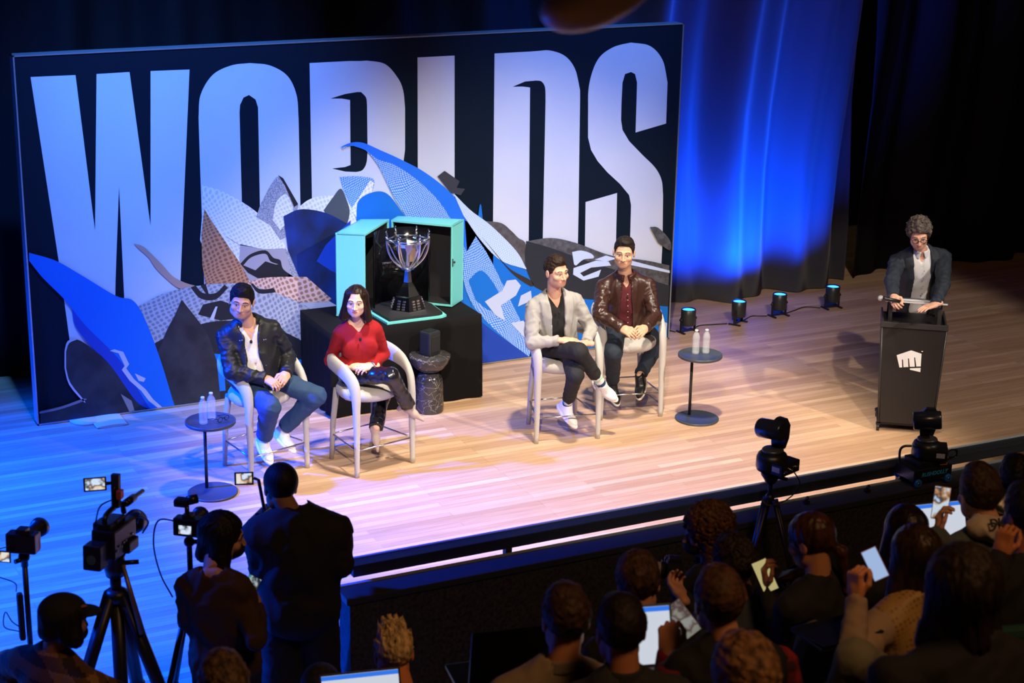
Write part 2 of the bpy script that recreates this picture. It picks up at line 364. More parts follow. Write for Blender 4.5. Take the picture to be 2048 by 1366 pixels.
def hair_sdf(P, st, w=1.0, seed=1):
    x = np.abs(P[:, 0]); y, z = P[:, 1], P[:, 2]; Q = np.stack([x, y, z], 1)
    k = st['k']; vol = st.get('vol', .010); amp = st.get('amp', .003)
    d = ell(P, (0, -.020, .036), (.074 * w + vol, .094 + vol, .080 + vol * 1.2))
    if k in ('short', 'curly', 'spiky', 'swept'):
        d = smin(d, ell(P, (st.get('px', 0), .005, .095 + st.get('top', 0) * .5), (.055 * w, .075, .030 + st.get('top', 0))), .03)
        g = np.interp(y, [-.11, -.07, -.025, .000, .020, .034, .055, .085, .11], [-.085, -.078, -.045, -.012, -.035, .010, st.get('hl', .068) - .010, st.get('hl', .068), st.get('hl', .068) + .01]).astype(np.float32)
        g = g + np.where(y > .03, .25 * np.maximum(x - .035, 0) * -1.0, 0)
        d = d + (nz(P, st.get('ns', .02), seed, st.get('str', (1, .35, 1))) * amp + nz(P, .045, seed + 31) * amp * 1.3 + nz(P, .011, seed + 37, (1, .4, 1)) * amp * .5).astype(np.float32)
        if k == 'curly':
            d = d + (np.abs(nz(P, .016, seed + 3)) * -.010).astype(np.float32)
        if k == 'spiky':
            d = d - (np.maximum(nz(P, .017, seed + 3, (1, 1, .15)), 0) * .028 * np.clip((z - .04) / .06, 0, 1)).astype(np.float32)
        d = smax(d, (g - z) * .8, .006); return d
    if k == 'buzz':
        g = np.interp(y, [-.11, -.07, -.02, .0, .03, .05, .1], [-.085, -.075, -.03, -.01, -.02, .05, .068]); return smax(d, (g - z) * .8, .005)
    L = st.get('len', .20); fw = st.get('fw', .052)
    side = cap(Q, (.054 * w, .000, .050), (.096 * w, .008, -L), .034, .036)
    side = smin(side, cap(Q, (.050 * w, -.03, .030), (.066 * w, -.030, -L + .01), .042, .036), .03)
    back = cap(P, (0, -.065, .03), (0, -.072, -L + .02), .055, .050)
    if k == 'long' or k == 'longcurly': d = U(.03, d, side, back)
    if k == 'pony':
        d = smin(d, cap(P, (.0, -.10, -.02), (.02, -.13, -.06), .022, .026), .02); d = smin(d, cap(P, (.02, -.13, -.06), (.035, -.10, -.24), .028, .014), .01)
        d = smax(d, -(ell(Q, (.0, .04, -.10), (.10, .115, .095))), .01)
    face = np.maximum(np.maximum(x - fw * (1 + .35 * np.clip(-z / .12, 0, 1)) + .35 * np.maximum(z - .02, 0), z - st.get('hl', .082)), .02 - y)
    d = smax(d, -face.astype(np.float32), .010)
    if k == 'longcurly': d = d - (np.abs(nz(P, .035, seed + 3)) * .016).astype(np.float32) + (nz(P, .014, seed + 5) * .005).astype(np.float32)
    return d + (nz(P, .02, seed, (1, 1, .16)) * amp).astype(np.float32)
def frame_from(fwd, up):
    u = nrm(up); f = nrm(np.array(fwd) - u * (np.array(fwd) @ u)); r = np.cross(f, u); return np.stack([r, f, u], 1)
def facing(a): a = R(a); return V(math.sin(a), -math.cos(a), 0)
def headat(px, py, nk, yaw, off=.05):
    """point on the pixel's ray that lies off metres in front of the neck base, along the face direction"""
    f = facing(yaw); r = ray(px, py); return CAM + r * (((np.array(nk) - CAM) @ f + off) / (r @ f))
def head_frame(yaw, pitch=0, roll=0):
    """yaw: facing angle, pitch: nod down (deg), roll: tilt of the crown towards the person's right (deg)"""
    f = facing(yaw); u = V(0, 0, 1); p = R(pitch); f2 = f * math.cos(p) - u * math.sin(p); u2 = u * math.cos(p) + f * math.sin(p)
    r = np.cross(f2, u2); q = R(roll); u3 = u2 * math.cos(q) + r * math.sin(q); return np.stack([np.cross(f2, u3), f2, u3], 1)
def hand(S, w, d, pn, ts, curl=(25, 35, 20), spread=1.0, mi=0, h=.0034, thumb=0.4, sc=1.0):
    """w wrist, d direction of the hand, pn direction the PALM faces, ts=+1/-1 the thumb's side"""
    y = nrm(d); z = -nrm(np.array(pn) - y * (np.array(pn) @ y)); x = np.cross(y, z); Rm = np.stack([x, y, z], 1); segs = []
    for i, (bx, L) in enumerate([(.031, .074), (.010, .082), (-.011, .076), (-.030, .060)]):
        p = V(bx * ts, .086 - (.004 if i in (0,) else 0) - (.010 if i == 3 else 0), 0.002); a = 0; sp = (bx * ts) * 1.2 * spread
        rad = .0090 if i < 3 else .0080
        for q, (fr, c) in enumerate(zip((.45, .31, .24), curl)):
            a += R(c); dd = nrm(V(sp, math.cos(a), -math.sin(a))); e = p + dd * L * fr; segs.append((p, e, rad - q * .0008, rad - (q + 1) * .0008)); p = e
    t0 = V(.024 * ts, .018, -.004); t1 = V(.050 * ts, .046, -.012 - .02 * thumb); t2 = V((.056 - .018 * thumb) * ts, .074, -.018 - .03 * thumb); t3 = V((.050 - .03 * thumb) * ts, .096, -.022 - .035 * thumb)
    def f(P):
        P = P / sc
        d = sbox(P, (0, .046, 0), (.039, .046, .0135), .012); d = smin(d, cap(P * V(1, 1, 1.25).astype(np.float32), (0, -.045, 0), (0, .020, 0), .0275, .028), .018)
        d = smin(d, ell(P, (.022 * ts, .030, -.006), (.018, .030, .014)), .01)
        for i, (a, b, r1, r2) in enumerate(segs): d = smin(d, cap(P, a, b, r1, r2), .004 if i % 3 else .007)
        th = U(.004, cap(P, t0, t1, .0135, .0115), cap(P, t1, t2, .0112, .0098), cap(P, t2, t3, .0098, .0082)); return smin(d, th, .006) * sc
    S.add(f, V(-.085, -.075, -.10) * sc, V(.085, .185, .045) * sc, h, mi=mi, xf=(Rm, np.array(w, float)))
def ik(a, b, l1, l2, px, py, pole=None):
    """joint between a and b with bone lengths l1,l2, chosen on its circle to project nearest to the pixel"""
    a = np.array(a, float); b = np.array(b, float); ab = b - a; D = np.linalg.norm(ab)
    if D > (l1 + l2) * .995: k = D / (l1 + l2) / .995; l1 *= k; l2 *= k
    if D < abs(l1 - l2) * 1.05: D = abs(l1 - l2) * 1.05
    t = (l1 * l1 - l2 * l2 + D * D) / (2 * D); r = math.sqrt(max(l1 * l1 - t * t, 0)); n = nrm(ab); u = nrm(np.cross(n, [.3, .2, 1])); v = np.cross(n, u)
    best = None
    for i in range(120):
        th = i * math.pi / 60; p = a + n * t + (u * math.cos(th) + v * math.sin(th)) * r; c = MW.T @ (p - CAM); q = V(CX, CY) + FPX * c[:2] / c[2]
        e = math.hypot(q[0] - px, q[1] - py)
        if pole is not None: e -= 12 * float(nrm(p - a - n * t) @ nrm(pole)) if r > 1e-3 else 0
        if best is None or e < best[0]: best = (e, p)
    return best[1]
def shoe(S, ankle, toe, up, style='sneaker', h=.005, shin=None):
    ff = nrm(toe); uu = nrm(np.array(up) - ff * (np.array(up) @ ff)); F = np.stack([np.cross(ff, uu), ff, uu], 1); sh_ = F.T @ nrm(shin if shin is not None else up)
    if style == 'boot':
        def f(P):
            d = cap(P, sh_ * .10 + V(0, -.005, 0), (0, 0, -.02), .043, .035); d = smin(d, cap(P, (0, 0, -.035), (0, .075, -.068), .034, .032), .03)
            d = smin(d, cap(P, (0, .075, -.070), (0, .165, -.088), .030, .012), .02); d = smax(d, -(P[:, 2] + .100), .003)
            return U(.006, d, cap(P, (0, -.035, -.05), (0, -.045, -.112), .026, .016))
        S.add(f, (-.12, -.15, -.15), (.12, .21, .155), h, xf=(F, np.array(ankle, float)), matfn=lambda c: np.zeros(len(c), int)); return
    def f(P):
        d = ell(P, (0, -.008, -.040), (.037, .052, .050)); d = smin(d, ell(P, (0, .095, -.062), (.046, .088, .030)), .04)
        d = smin(d, cap(P, (0, .0, .012), (0, .045, -.035), .038, .034), .03); d = smax(d, P[:, 2] - .022, .008)
        sole = smax(ell(P, (0, .066, -.082), (.050, .137, .06)), np.abs(P[:, 2] + .082) - .013, .006)
        lace = np.maximum(np.abs(np.sin((P[:, 1] - .02) * 260)) * -.0022, -1) * ((np.abs(P[:, 0]) < .022) & (P[:, 1] > .02) & (P[:, 1] < .10) & (P[:, 2] > -.055))
        return U(.004, d, sole) + lace.astype(np.float32)
    S.add(f, (-.07, -.09, -.11), (.07, .225, .05), h, xf=(F, np.array(ankle, float)), matfn=lambda c: (c[:, 2] < -.070).astype(int))
def person(label, hip, neck, yaw, head, hyaw, hpitch=0, hroll=0, sh=.185, shz=0, arms=None, legs=None, skin=(.72, .43, .30), hair=None, hair_c=(.02, .015, .012),
           hw=1.0, jaw=1.0, shirt=None, jacket=None, trousers=None, shoes=None, belly=0, waist=1.0, chest=1.0, bust=0, stubble=None, collar=None, body_h=.012, cloth_h=.0095, head_h=.0028,
           brow_c=None, lip_c=None, mask=False, hscale=1.0, name='person', group=None, base_z=0, seed=3, neck_r=.056, cap_c=None, neckcut=(.055, .10), headcover=None, hair_h=None):
    hip = np.array(hip, float); neck = np.array(neck, float); t = thing(name, label, 'person', (hip[0], hip[1], base_z), 0, group)
    T = float(np.linalg.norm(neck - hip)); Fr = frame_from(facing(yaw), neck - hip); Rt, Fw, Up = Fr[:, 0], Fr[:, 1], Fr[:, 2]; Frf = Fr.astype(np.float32); O = hip.astype(np.float32)
    def L(P): return (P - O) @ Frf
    def W(s, f, u): return hip + Rt * s + Fw * f + Up * u
    def torso(P, low=True):
        Q = L(P); d = ell(Q, (0, -.005, T - .21), (.158 * chest, .110 * chest, .20)); d = smin(d, ell(Q, (0, .008 + belly * .5, .13), (.148 * waist + belly * .6, .105 * waist + belly, .18)), .08)
        if low: d = smin(d, ell(Q, (0, -.015, .0), (.172, .125, .125)), .07)
        d = smin(d, cap(Q, (-sh + .045, -.012, T - .100 + shz), (sh - .045, -.012, T - .100 + shz), .055), .06)
        Qa = np.stack([np.abs(Q[:, 0]), Q[:, 1], Q[:, 2]], 1); d = smin(d, cap(Qa, (.02, -.02, T - .0), (.11, -.015, T - .070), .042), .04)
        if bust: d = smin(d, ell(Qa, (.072, .085, T - .20), (.058, .05 * bust, .058)), .05)
        return d
    A = []
    for i, a in enumerate(arms or []):
        sg = a.get('s', (1, -1)[i]); s0 = W(sg * (sh - .008), -.01, T - .100 + shz) if 'sh' not in a else a['sh']; wr = np.array(a['w'], float)
        e = a['e'] if 'e' in a else ik(s0, wr, a.get('l1', .285), a.get('l2', .255), *a['epx'], pole=a.get('pole', -Up * .5 + Rt * sg * .5)); A.append((s0, np.array(e, float), wr, a, sg))
    Lg = []
    for i, l in enumerate(legs or []):
        sg = l.get('s', (1, -1)[i]); h0 = W(sg * .088, .0, -.01); an = np.array(l['a'], float); kn = ik(h0, an, l.get('l1', .43), l.get('l2', .42), *l['kpx'], pole=l.get('pole', Fw + Up)) if 'k' not in l else np.array(l['k'], float)
        Lg.append((h0, kn, an, l, sg))
    HF = head_frame(hyaw, hpitch, hroll) * 1.0; hc = np.array(head, float); nbL = (HF.T @ (neck + Up * -.05 - Fw * .022 - hc)) / hscale
    SK = skin_mat(label[:18].replace(' ', '_') + str(seed), skin); bc = brow_c or tuple(c * .8 + .004 for c in hair_c); ms = [SK, EYEW, IRIS, mat('brow_%d' % seed, bc, .8), mat('lip_%d' % seed, lip_c or (skin[0] * .80, skin[1] * .50, skin[2] * .52), .45),
          mat('stubble_%d' % seed, stubble or skin, .7), mat('skin_dark_%d' % seed, tuple(c * .8 for c in skin), .6)]
    S = Surf(); zl = min(-.17, nbL[2] - .05)
    S.add(lambda P: head_sdf(P, hw, jaw, nbL, neck_r), (-.115, -.15 + min(0, nbL[1]), zl), (.115, .135, .135), head_h, matfn=lambda c: face_mi(c, stubble is not None), xf=(HF * hscale, hc))
    pts = [hip, neck + Up * .05] + [p for x in A for p in x[:3]] + [p for x in Lg for p in x[:3]]; lo = np.min(pts, 0); hi = np.max(pts, 0)
    def bodyf(P):
        d = torso(P) + .008
        for s0, e, wr, a, sg in A: d = smin(d, U(.01, cap(P, s0, e, .040, .034), cap(P, e, wr, .033, .024)), .02)
        for h0, kn, an, l, sg in Lg: d = smin(d, U(.02, cap(P, h0, kn, .070, .048), cap(P, kn, an, .046, .032)), .02)
        return d
    S.add(bodyf, lo - .19, hi + .17, body_h)
    for s0, e, wr, a, sg in A:
        if 'hd' in a:
            hd = np.array(a['hd'], float); hand(S, wr, hd, a['pn'], a.get('ts', 1), a.get('curl', (25, 35, 20)), a.get('spread', 1), thumb=a.get('thumb', .4), h=a.get('hh', .0036))
    S.build('body', ms, t)
    def sleeve(P, r0, r1, r2, upto=1.0, short=False, sd=0, amp=.006):
        d = None
        for s0, e, wr, a, sg in A:
            ee = e; q = cap(P, s0, ee if not short else s0 + (e - s0) * .75, r0, r1)
            if not short:
                w2 = e + (wr - e) * upto; q = smin(q, cap(P, e, w2, r1, r2), .02); cut = (P - w2.astype(np.float32)) @ nrm(wr - e).astype(np.float32); q = smax(q, cut.astype(np.float32) - .0, .004)
            d = q if d is None else np.minimum(d, q)
        return None if d is None else d - (amp * .7 * folds(P, .10, sd, (1, 1, 1.6))).astype(np.float32)
    def vcut(P, w0, dep, top=.0):
        """neck opening: half-width w0 at the top, closing dep below the neck base"""
        Q = L(P); wv = w0 * np.clip((Q[:, 2] - (T - dep)) / max(dep, .01), 0, 1.15); ring = np.linalg.norm(Q[:, :2] - V(0, -.01).astype(np.float32), axis=1) - w0 * 1.12
        c = np.maximum(np.abs(Q[:, 0]) - wv, -Q[:, 1] - .0); c = np.minimum(c, np.maximum(ring, (T - .018) - Q[:, 2])); return c
    lo2, hi2 = lo - .20, hi + .19
    if shirt:
        def sf(P):
            d = smax(smax(torso(P) - shirt.get('infl', .006), -vcut(P, *neckcut), .006), (shirt.get('hem', -.06) - L(P)[:, 2]).astype(np.float32), .01)
            if not jacket or shirt.get('sleeves'):
                q = sleeve(P, *shirt.get('r', (.062, .050, .036)), upto=shirt.get('upto', .97), short=shirt.get('short', False), sd=seed + 2, amp=shirt.get('amp', .004))
                if q is not None: d = smin(d, q, .025)
            d = d - (shirt.get('famp', .004) * folds(P, .16, seed + 7, (1, 1, .8))).astype(np.float32)
            Q = L(P); return d
        if shirt.get('pattern'):
            S = Surf(); S.add(sf, np.minimum(lo2, lo2), hi2, cloth_h, matfn=lambda c: shirt['pattern'](c))
            S.build(shirt.get('name', 'shirt'), shirt['mat'], t)
        else:
            S = Surf(); S.add(sf, lo2, hi2, cloth_h); S.build(shirt.get('name', 'shirt'), shirt['mat'], t)
        if collar: # shirt collar: two leaves standing round the neck
            S = Surf()
            def cf(P):
                Q = L(P); rr = np.linalg.norm((Q[:, :2] - V(0, -.008).astype(np.float32)) * V(1, 1.0).astype(np.float32), axis=1); u = Q[:, 2] - T - .004
                d = np.maximum(np.abs(rr - .064 + u * .22) - .007, np.abs(u) - .022 - np.clip(Q[:, 1] * .2, 0, .03)); gap = np.maximum(np.abs(Q[:, 0]) - (.016 - u * .25), -Q[:, 1]); return smax(d, -gap, .003)
            S.add(cf, neck - .13, neck + .13, .006); S.build('collar', collar, t)
    if jacket:
        op = jacket['open']; us = [o[0] for o in op]; ws = [o[1] for o in op]; s0s = [o[2] if len(o) > 2 else 0 for o in op]
        def jf(P):
            Q = L(P); base = torso(P); w_ = np.interp(Q[:, 2], us, ws); c_ = np.interp(Q[:, 2], us, s0s); dist = np.abs(Q[:, 0] - c_) - w_
            lap = jacket.get('lapel', 0); infl = jacket.get('infl', .017)
            if lap: infl = infl + .009 * ((dist < lap * np.clip((Q[:, 2] - us[0]) / max(T - us[0] - .1, .1) * 1.2, .12, 1)) & (Q[:, 1] > 0) & (Q[:, 2] > us[0]) & (Q[:, 2] < T - .02))
            d = base - infl
            ring = np.maximum(np.linalg.norm(Q[:, :2] - V(0, -.008).astype(np.float32), axis=1) - .070, T - .03 - Q[:, 2]); cut = np.maximum(np.maximum(dist, -Q[:, 1] + .0), np.where((Q[:, 2] > us[0] - .01), -1, 1))
            cut = np.minimum(cut, ring); cut = np.maximum(cut, -(base + .022)); d = smax(d, -cut.astype(np.float32), .004)
            d = smax(d, (jacket.get('hem', -.07) - Q[:, 2] + jacket.get('hemf', 0) * np.maximum(Q[:, 1], 0)).astype(np.float32), .01)
            q = None if jacket.get('r', (1,))[0] < .01 else sleeve(P, *[x * .88 for x in jacket.get('r', (.070, .058, .044))], upto=jacket.get('upto', .97), sd=seed + 4, amp=jacket.get('amp', .007)); d = smin(d, q, .015) if q is not None else d
            d = d - (jacket.get('famp', .006) * folds(P, jacket.get('fs', .17), seed + 9, (1, 1, .7))).astype(np.float32)
            if jacket.get('stand'):
                rr = np.linalg.norm(Q[:, :2] - V(0, -.012).astype(np.float32), axis=1); d = smin(d, np.maximum(np.abs(rr - .080) - .009, np.maximum(np.abs(Q[:, 2] - T - .012) - jacket['stand'], .03 - Q[:, 1] * .0 - np.abs(Q[:, 0]) if False else np.where((Q[:, 1] > 0), jacket.get('gap', .022) - np.abs(Q[:, 0]), -1))), .008)
            return d
        S = Surf(); S.add(jf, lo2 - .02, hi2 + .02, cloth_h); S.build(jacket.get('name', 'jacket'), jacket['mat'], t)
    if trousers and Lg:
        def tf(P):
            Q = L(P); d = smax(torso(P) - .002, (Q[:, 2] - .07).astype(np.float32), .02); r = trousers.get('r', (.088, .066, .052, .048))
            for h0, kn, an, l, sg in Lg:
                cu = kn + (an - kn) * l.get('cuff', .93); q = smin(cap(P, h0, kn, r[0], r[1]), cap(P, kn, cu, r[2] * 1.12, r[3]), .03); cc = (P - cu.astype(np.float32)) @ nrm(an - kn).astype(np.float32); q = smax(q, cc.astype(np.float32), .004); d = smin(d, q, .02)
            return d - (trousers.get('amp', .005) * folds(P, .13, seed + 12)).astype(np.float32)
        S = Surf(); S.add(tf, lo2, hi2, cloth_h); S.build('trousers', trousers['mat'], t)
    if shoes:
        for h0, kn, an, l, sg in Lg:
            S = Surf(); shoe(S, an, l['toe'], l.get('up', nrm(kn - an)), shoes.get('style', 'sneaker'), shin=kn - an); S.build(shoes.get('name', 'shoe'), shoes['mat'], t)
    if hair:
        S = Surf(); LL = hair.get('len', .2) + .06 if hair['k'] in ('long', 'longcurly', 'pony') else .10
        S.add(lambda P: hair_sdf(P, hair, hw, seed), (-.15, -.19, -LL - (.06 if hair['k'] == 'pony' else 0)), (.15, .13, .185), hair_h or .0036, xf=(HF * hscale, hc))
        S.build('hair', mat('hair_%d' % seed, hair_c, hair.get('rough', .6), bump=.9, bscale=hair.get('bs', 70), stretch=hair.get('bstr', (1, 1, .2)), var=.6, vscale=40, color2=hair.get('c2', tuple(c * .35 for c in hair_c)), spec=.25), t)
    if mask:
        S = Surf(); S.add(lambda P: smax(ell(P, (0, .052, -.062), (.058, .062, .048)), (.012 - P[:, 1]), .004), (-.08, .0, -.13), (.08, .13, .0), .0036, xf=(HF * hscale, hc)); S.build('face_mask', mat('black_mask', (.008, .008, .009), .75), t)
    return t, dict(W=W, T=T, A=A, L=Lg, HF=HF, hc=hc, Fr=Fr)
def lav(t, p, r=.011):
    MB().ball(p, (r, r, r * 1.35)).build('lapel_microphone', MATTE, t)
def glasses(t, J, m, tint=None):
    HF, hc = J['HF'], J['hc']; b = MB(); w = lambda p: hc + HF @ np.array(p, float)
    for s in (-1, 1):
        ring = [w((s * .033 + .0235 * math.cos(a) * (1 - .0 * abs(math.sin(a))), .101 - .004 * abs(math.cos(a)), -.006 + .019 * math.sin(a))) for a in np.linspace(0, 2 * math.pi, 18, endpoint=False)]
        b.tube(ring, .0024, 6, closed=True); b.tube([w((s * .057, .097, 0)), w((s * .081, .06, .002)), w((s * .084, -.005, .0)), w((s * .083, -.03, -.012))], .0022, 6)
    b.tube([w((-.0095, .103, -.003)), w((0, .107, .0)), w((.0095, .103, -.003))], .0022, 6); b.build('eyeglasses', m, t)
# ------------------------------------------------------------------ the hall
WOOD = mat_wood(); VELVET = mat('curtain_velvet', (.03, .033, .055), .8, sheen=.15, bump=.1, bscale=30, stretch=(1, 1, .1)); BLKWALL = mat('black_wall', (.006, .006, .008), .9)
def structm(name, mb, m):
    return tagp(mb.build(name, m), None, None, None, 'structure')
structm('floor', MB().box((5, 9.0, -.1), (13, 13, .1)), WOOD)
structm('wall_back', MB().box((6, 17.2, 4), (14, .1, 4.2)), BLKWALL)
structm('wall_right', MB().box((16.5, 8, 4), (.1, 9.2, 4.2)), BLKWALL)
structm('wall_left', MB().box((-7.5, 8, 4), (.1, 9.2, 4.2)), BLKWALL)
structm('ceiling', MB().box((4.5, 8, 9.6), (12.1, 9.2, .1)), BLKWALL)
VELVET2 = mat('curtain_black_velvet', (.007, .0075, .011), .85, bump=.1, bscale=30, stretch=(1, 1, .1), spec=.2)
def curtain(x0, x1, y, z1, seed, amp=.16, z0=.012, n=260, yf=None, m=None):
    rs = random.Random(seed); ph = [rs.random() * 6.28 for _ in range(6)]; vs = []; fs = []; nzv = 14
    for i in range(n):
        x = x0 + (x1 - x0) * i / (n - 1)
        for j in range(nzv):
            v = j / (nzv - 1); z = z0 + (z1 - z0) * v; sway = .10 * math.sin(z * .9 + ph[3] + x * .6)
            f = math.sin((x + sway) * 6.1 + ph[0]) + .55 * math.sin((x + sway * 1.4) * 13.7 + ph[1]) + .35 * math.sin((x) * 2.3 + ph[2])
            vs.append((x, (y if yf is None else yf(x)) + amp * f * (.75 + .25 * v), z))
    for i in range(n - 1):
        for j in range(nzv - 1): a = i * nzv + j; fs.append((a, a + nzv, a + nzv + 1, a + 1))
    b = MB(); b.add(vs, fs, 0, True); o = b.build('curtain', m or VELVET); m = o.modifiers.new('thick', 'SOLIDIFY'); m.thickness = .012; return o
c = curtain(8.35, 11.62, 14.95, 8.6, 2); tagp(c, 'tall velvet stage curtain lit bright blue from the lamps on the floor', 'curtain')
c = curtain(-6.5, 8.25, 15.35, 8.6, 5, .12, m=VELVET2); tagp(c, 'long black stage curtain behind the big printed panel, left of the blue lit one', 'curtain')
c = curtain(11.75, 16.3, 15.15, 8.6, 7, .12, n=360, m=VELVET2); tagp(c, 'dark unlit stage curtain at the far right behind the speaker', 'curtain')
for i, (x0, y0, x1) in enumerate([(10.9, 14.6, 11.35)]): pass
# parapet in front of the seats, with its flat rail
PY0 = 8.10; PZ = 1.00
PX0 = 3.07
DKPAINT = mat('dark_paint', (.028, .032, .038), .4, bump=.15, bscale=25); FACING = mat('speckled_black_facing', (.010, .010, .011), .8, bump=.5, bscale=55, var=.5, vscale=45, color2=(.035, .035, .038))
pw = bpy.data.objects.new('wall_front', None); COL.objects.link(pw); pw.location = (PX0 + 3.5, PY0 - .08, 0); pw['kind'] = 'structure'
MB().box((PX0 + 4.5, PY0 - .02, .48), (4.5, .080, .48)).build('wall_panel', FACING, pw)
MB().box((PX0 + 4.5, PY0 - .022, PZ - .02), (4.52, .088, .02), bev=.006).build('cap_board', DKPAINT, pw); MB().box((PX0 + 4.5, PY0 + .055, PZ + .002), (4.52, .012, .004)).build('edge_highlight', mat('painted_edge_highlight', (.22, .27, .33), .4), pw)  # pale strip paints in the light caught by the cap's far edge
rl = thing('rail', 'flat black metal rail on short posts running along the top of the parapet', 'rail', (PX0 + 3.5, PY0 + .2, 0))
RZ = PZ + .045; RY = PY0 + .10
MB().box((PX0 + 4.6, RY + .06, RZ), (4.5, .055, .034), bev=.006).build('bar', mat('rail_paint', (.016, .018, .022), .35), rl); MB().box((PX0 + 4.6, RY + .108, RZ + .0345), (4.5, .009, .003)).build('edge_highlight', mat('painted_edge_highlight', (.22, .27, .33), .4), rl)  # pale strip is a painted highlight along the rail's rear top edge
for (px, py) in ((1015, 1092), (1445, 1012), (1800, 955)):
    p = aty(px, py, RY + .03); MB().box((p[0], RY + .03, (PZ + RZ) / 2 - .35), (.02, .02, .38)).build('post', BLACKM, rl)

# ------------------------------------------------------------------ printed backdrop panel
BY = 13.98; X0, X1, ZT = 2.622, 8.712, 3.062
bp = thing('backdrop_panel', 'huge free-standing printed panel with giant white letters reading WORLDS', 'backdrop', ((X0 + X1) / 2, BY + .05, 0))
PRN = mat('print_navy', (.004, .010, .019), .7, spec=.12)
MB().box(((X0 + X1) / 2, BY + .056, .008 + ZT / 2), ((X1 - X0) / 2, .055, ZT / 2 - .004)).build('panel', PRN, bp)
fr = MB(); e = .010
for (a, b) in (((X0, ZT), (X1, ZT)), ((X0, .01), (X1, .01)), ((X0, .01), (X0, ZT)), ((X1, .01), (X1, ZT))):
    c = ((a[0] + b[0]) / 2, BY + .055, (a[1] + b[1]) / 2); fr.box(c, (abs(a[0] - b[0]) / 2 + .006, .062, abs(a[1] - b[1]) / 2 + .006))
fr.build('frame', mat('frame_alu', (.45, .5, .56), .35, .7), bp)
MB().tube([(X0 + .55, BY - .28, .012), (X0 + .55, BY + .3, .012)], .13, 24, flat=(.09, 1)).lathe([(0, 0), (.145, 0), (.145, .02), (0, .022)], (X0 + .40, BY - .02, 0)).build('foot_plate', mat('foot_white', (.5, .5, .52), .5), bp)
PW = [(0, 0)]
LAYER = [0]
def printed(polys, name, m, lay, smooth=True, wavy=0, label=None):
    """a flat printed shape on the panel, outline read from the photograph and laid on the panel's plane"""
    b = MB(); y = BY - .0012 * lay
    for pl in polys:
        pts = [aty(px, py, BY) for px, py in pl]
        pts = [(min(max(p[0], X0 + .012), X1 - .012), y, min(max(p[2], .022), ZT - .01)) for p in pts]; n = len(pts)
        bm = bmesh.new(); vs = [bm.verts.new(p) for p in pts]; f = bm.faces.new(vs); f.normal_update(); bmesh.ops.triangulate(bm, faces=[f], ngon_method='EAR_CLIP'); bm.verts.index_update()
        V_ = [tuple(v.co) for v in bm.verts]; F_ = [[v.index for v in f.verts] for f in bm.faces]; bm.free(); b.add(V_, F_)
    o = MB(); o.v, o.f, o.m, o.sm = b.v, b.f, b.m, b.sm
    ob = o.build(name, m, bp, label, merge=False)
    bm = bmesh.new(); bm.from_mesh(ob.data)
    for f in bm.faces:
        if f.normal.y > 0: f.normal_flip()
    bm.to_mesh(ob.data); bm.free(); return ob
def arc(cx, cy, rx, ry, a0, a1, n=14): return [(cx + rx * math.cos(R(a)), cy - ry * math.sin(R(a))) for a in np.linspace(a0, a1, n)]
def bez(*pts, n=10): return [tuple(p) for p in smooth_path(pts, n)]
LW = mat('print_white', (.62, .65, .70), .6, spec=.2, var=.08, vscale=1.2, color2=(.56, .60, .70))
# letters
W_ = [(61, 154), (151, 150), (190, 462), (193, 148), (259, 144), (301, 452), (301, 142), (379, 139), (361, 560), (340, 760), (256, 760), (238, 372), (231, 560), (228, 760), (150, 760), (120, 540)]
printed([W_], 'letter_w', LW, 1)
o_out = bez((397, 235), (401, 190), (425, 150), (462, 131), (500, 126), (540, 131), (575, 152), (593, 190), (597, 235), n=6) + [(604, 620), (410, 620), (399, 300)]
def with_hole(outer, hole):  # joins a hole by a seam: outer polygon, hole polygon (opposite winding)
    return outer + [outer[0]] + hole + [hole[0]]
o_l = bez((397, 235), (401, 190), (425, 150), (462, 131), (500, 126), n=6) + [(498, 190), (487, 195), (480, 210), (479, 225), (484, 420), (487, 620), (410, 620), (399, 300)]
o_r = bez((500, 126), (540, 131), (575, 152), (593, 190), (597, 235), n=6) + [(601, 420), (604, 620), (522, 620), (520, 420), (516, 215), (511, 199), (498, 190)]
printed([o_l, o_r], 'letter_o', LW, 1)
r_l = [(619, 126), (700, 122), (722, 122), (722, 184), (714, 184), (690, 188), (661, 197), (683, 197), (700, 200), (701, 330), (690, 334), (664, 337), (690, 343), (712, 344), (712, 620), (628, 620), (623, 350)]
r_r = [(722, 122)] + bez((733, 121), (770, 128), (795, 155), (806, 180), (810, 215), n=5) + [(810, 300), (806, 330), (780, 360), (800, 390), (812, 420), (815, 620), (712, 620), (712, 344)] + bez((712, 344), (725, 340), (733, 325), (735, 300), n=4) + [(734, 210)] + bez((734, 210), (732, 195), (722, 184), n=4)
printed([r_l, r_r], 'letter_r', LW, 1)
printed([[(835, 115), (909, 111), (909, 560), (836, 560)]], 'letter_l', LW, 1)
d_l = [(989, 107), (1060, 103), (1075, 102), (1072, 161), (1050, 163), (1025, 173.5), (1045, 173), (1060, 175), (1060, 176), (1056, 620), (984, 620), (986, 440)]
d_r = bez((1075, 102), (1100, 101), (1130, 112), (1150, 138), (1160, 180), n=5) + [(1160, 200), (1157, 420), (1153, 620), (1085, 620), (1085, 500), (1091, 200)] + bez((1091, 200), (1090, 175), (1083, 163), (1072, 161), n=4)
printed([d_l, d_r], 'letter_d', LW, 1)
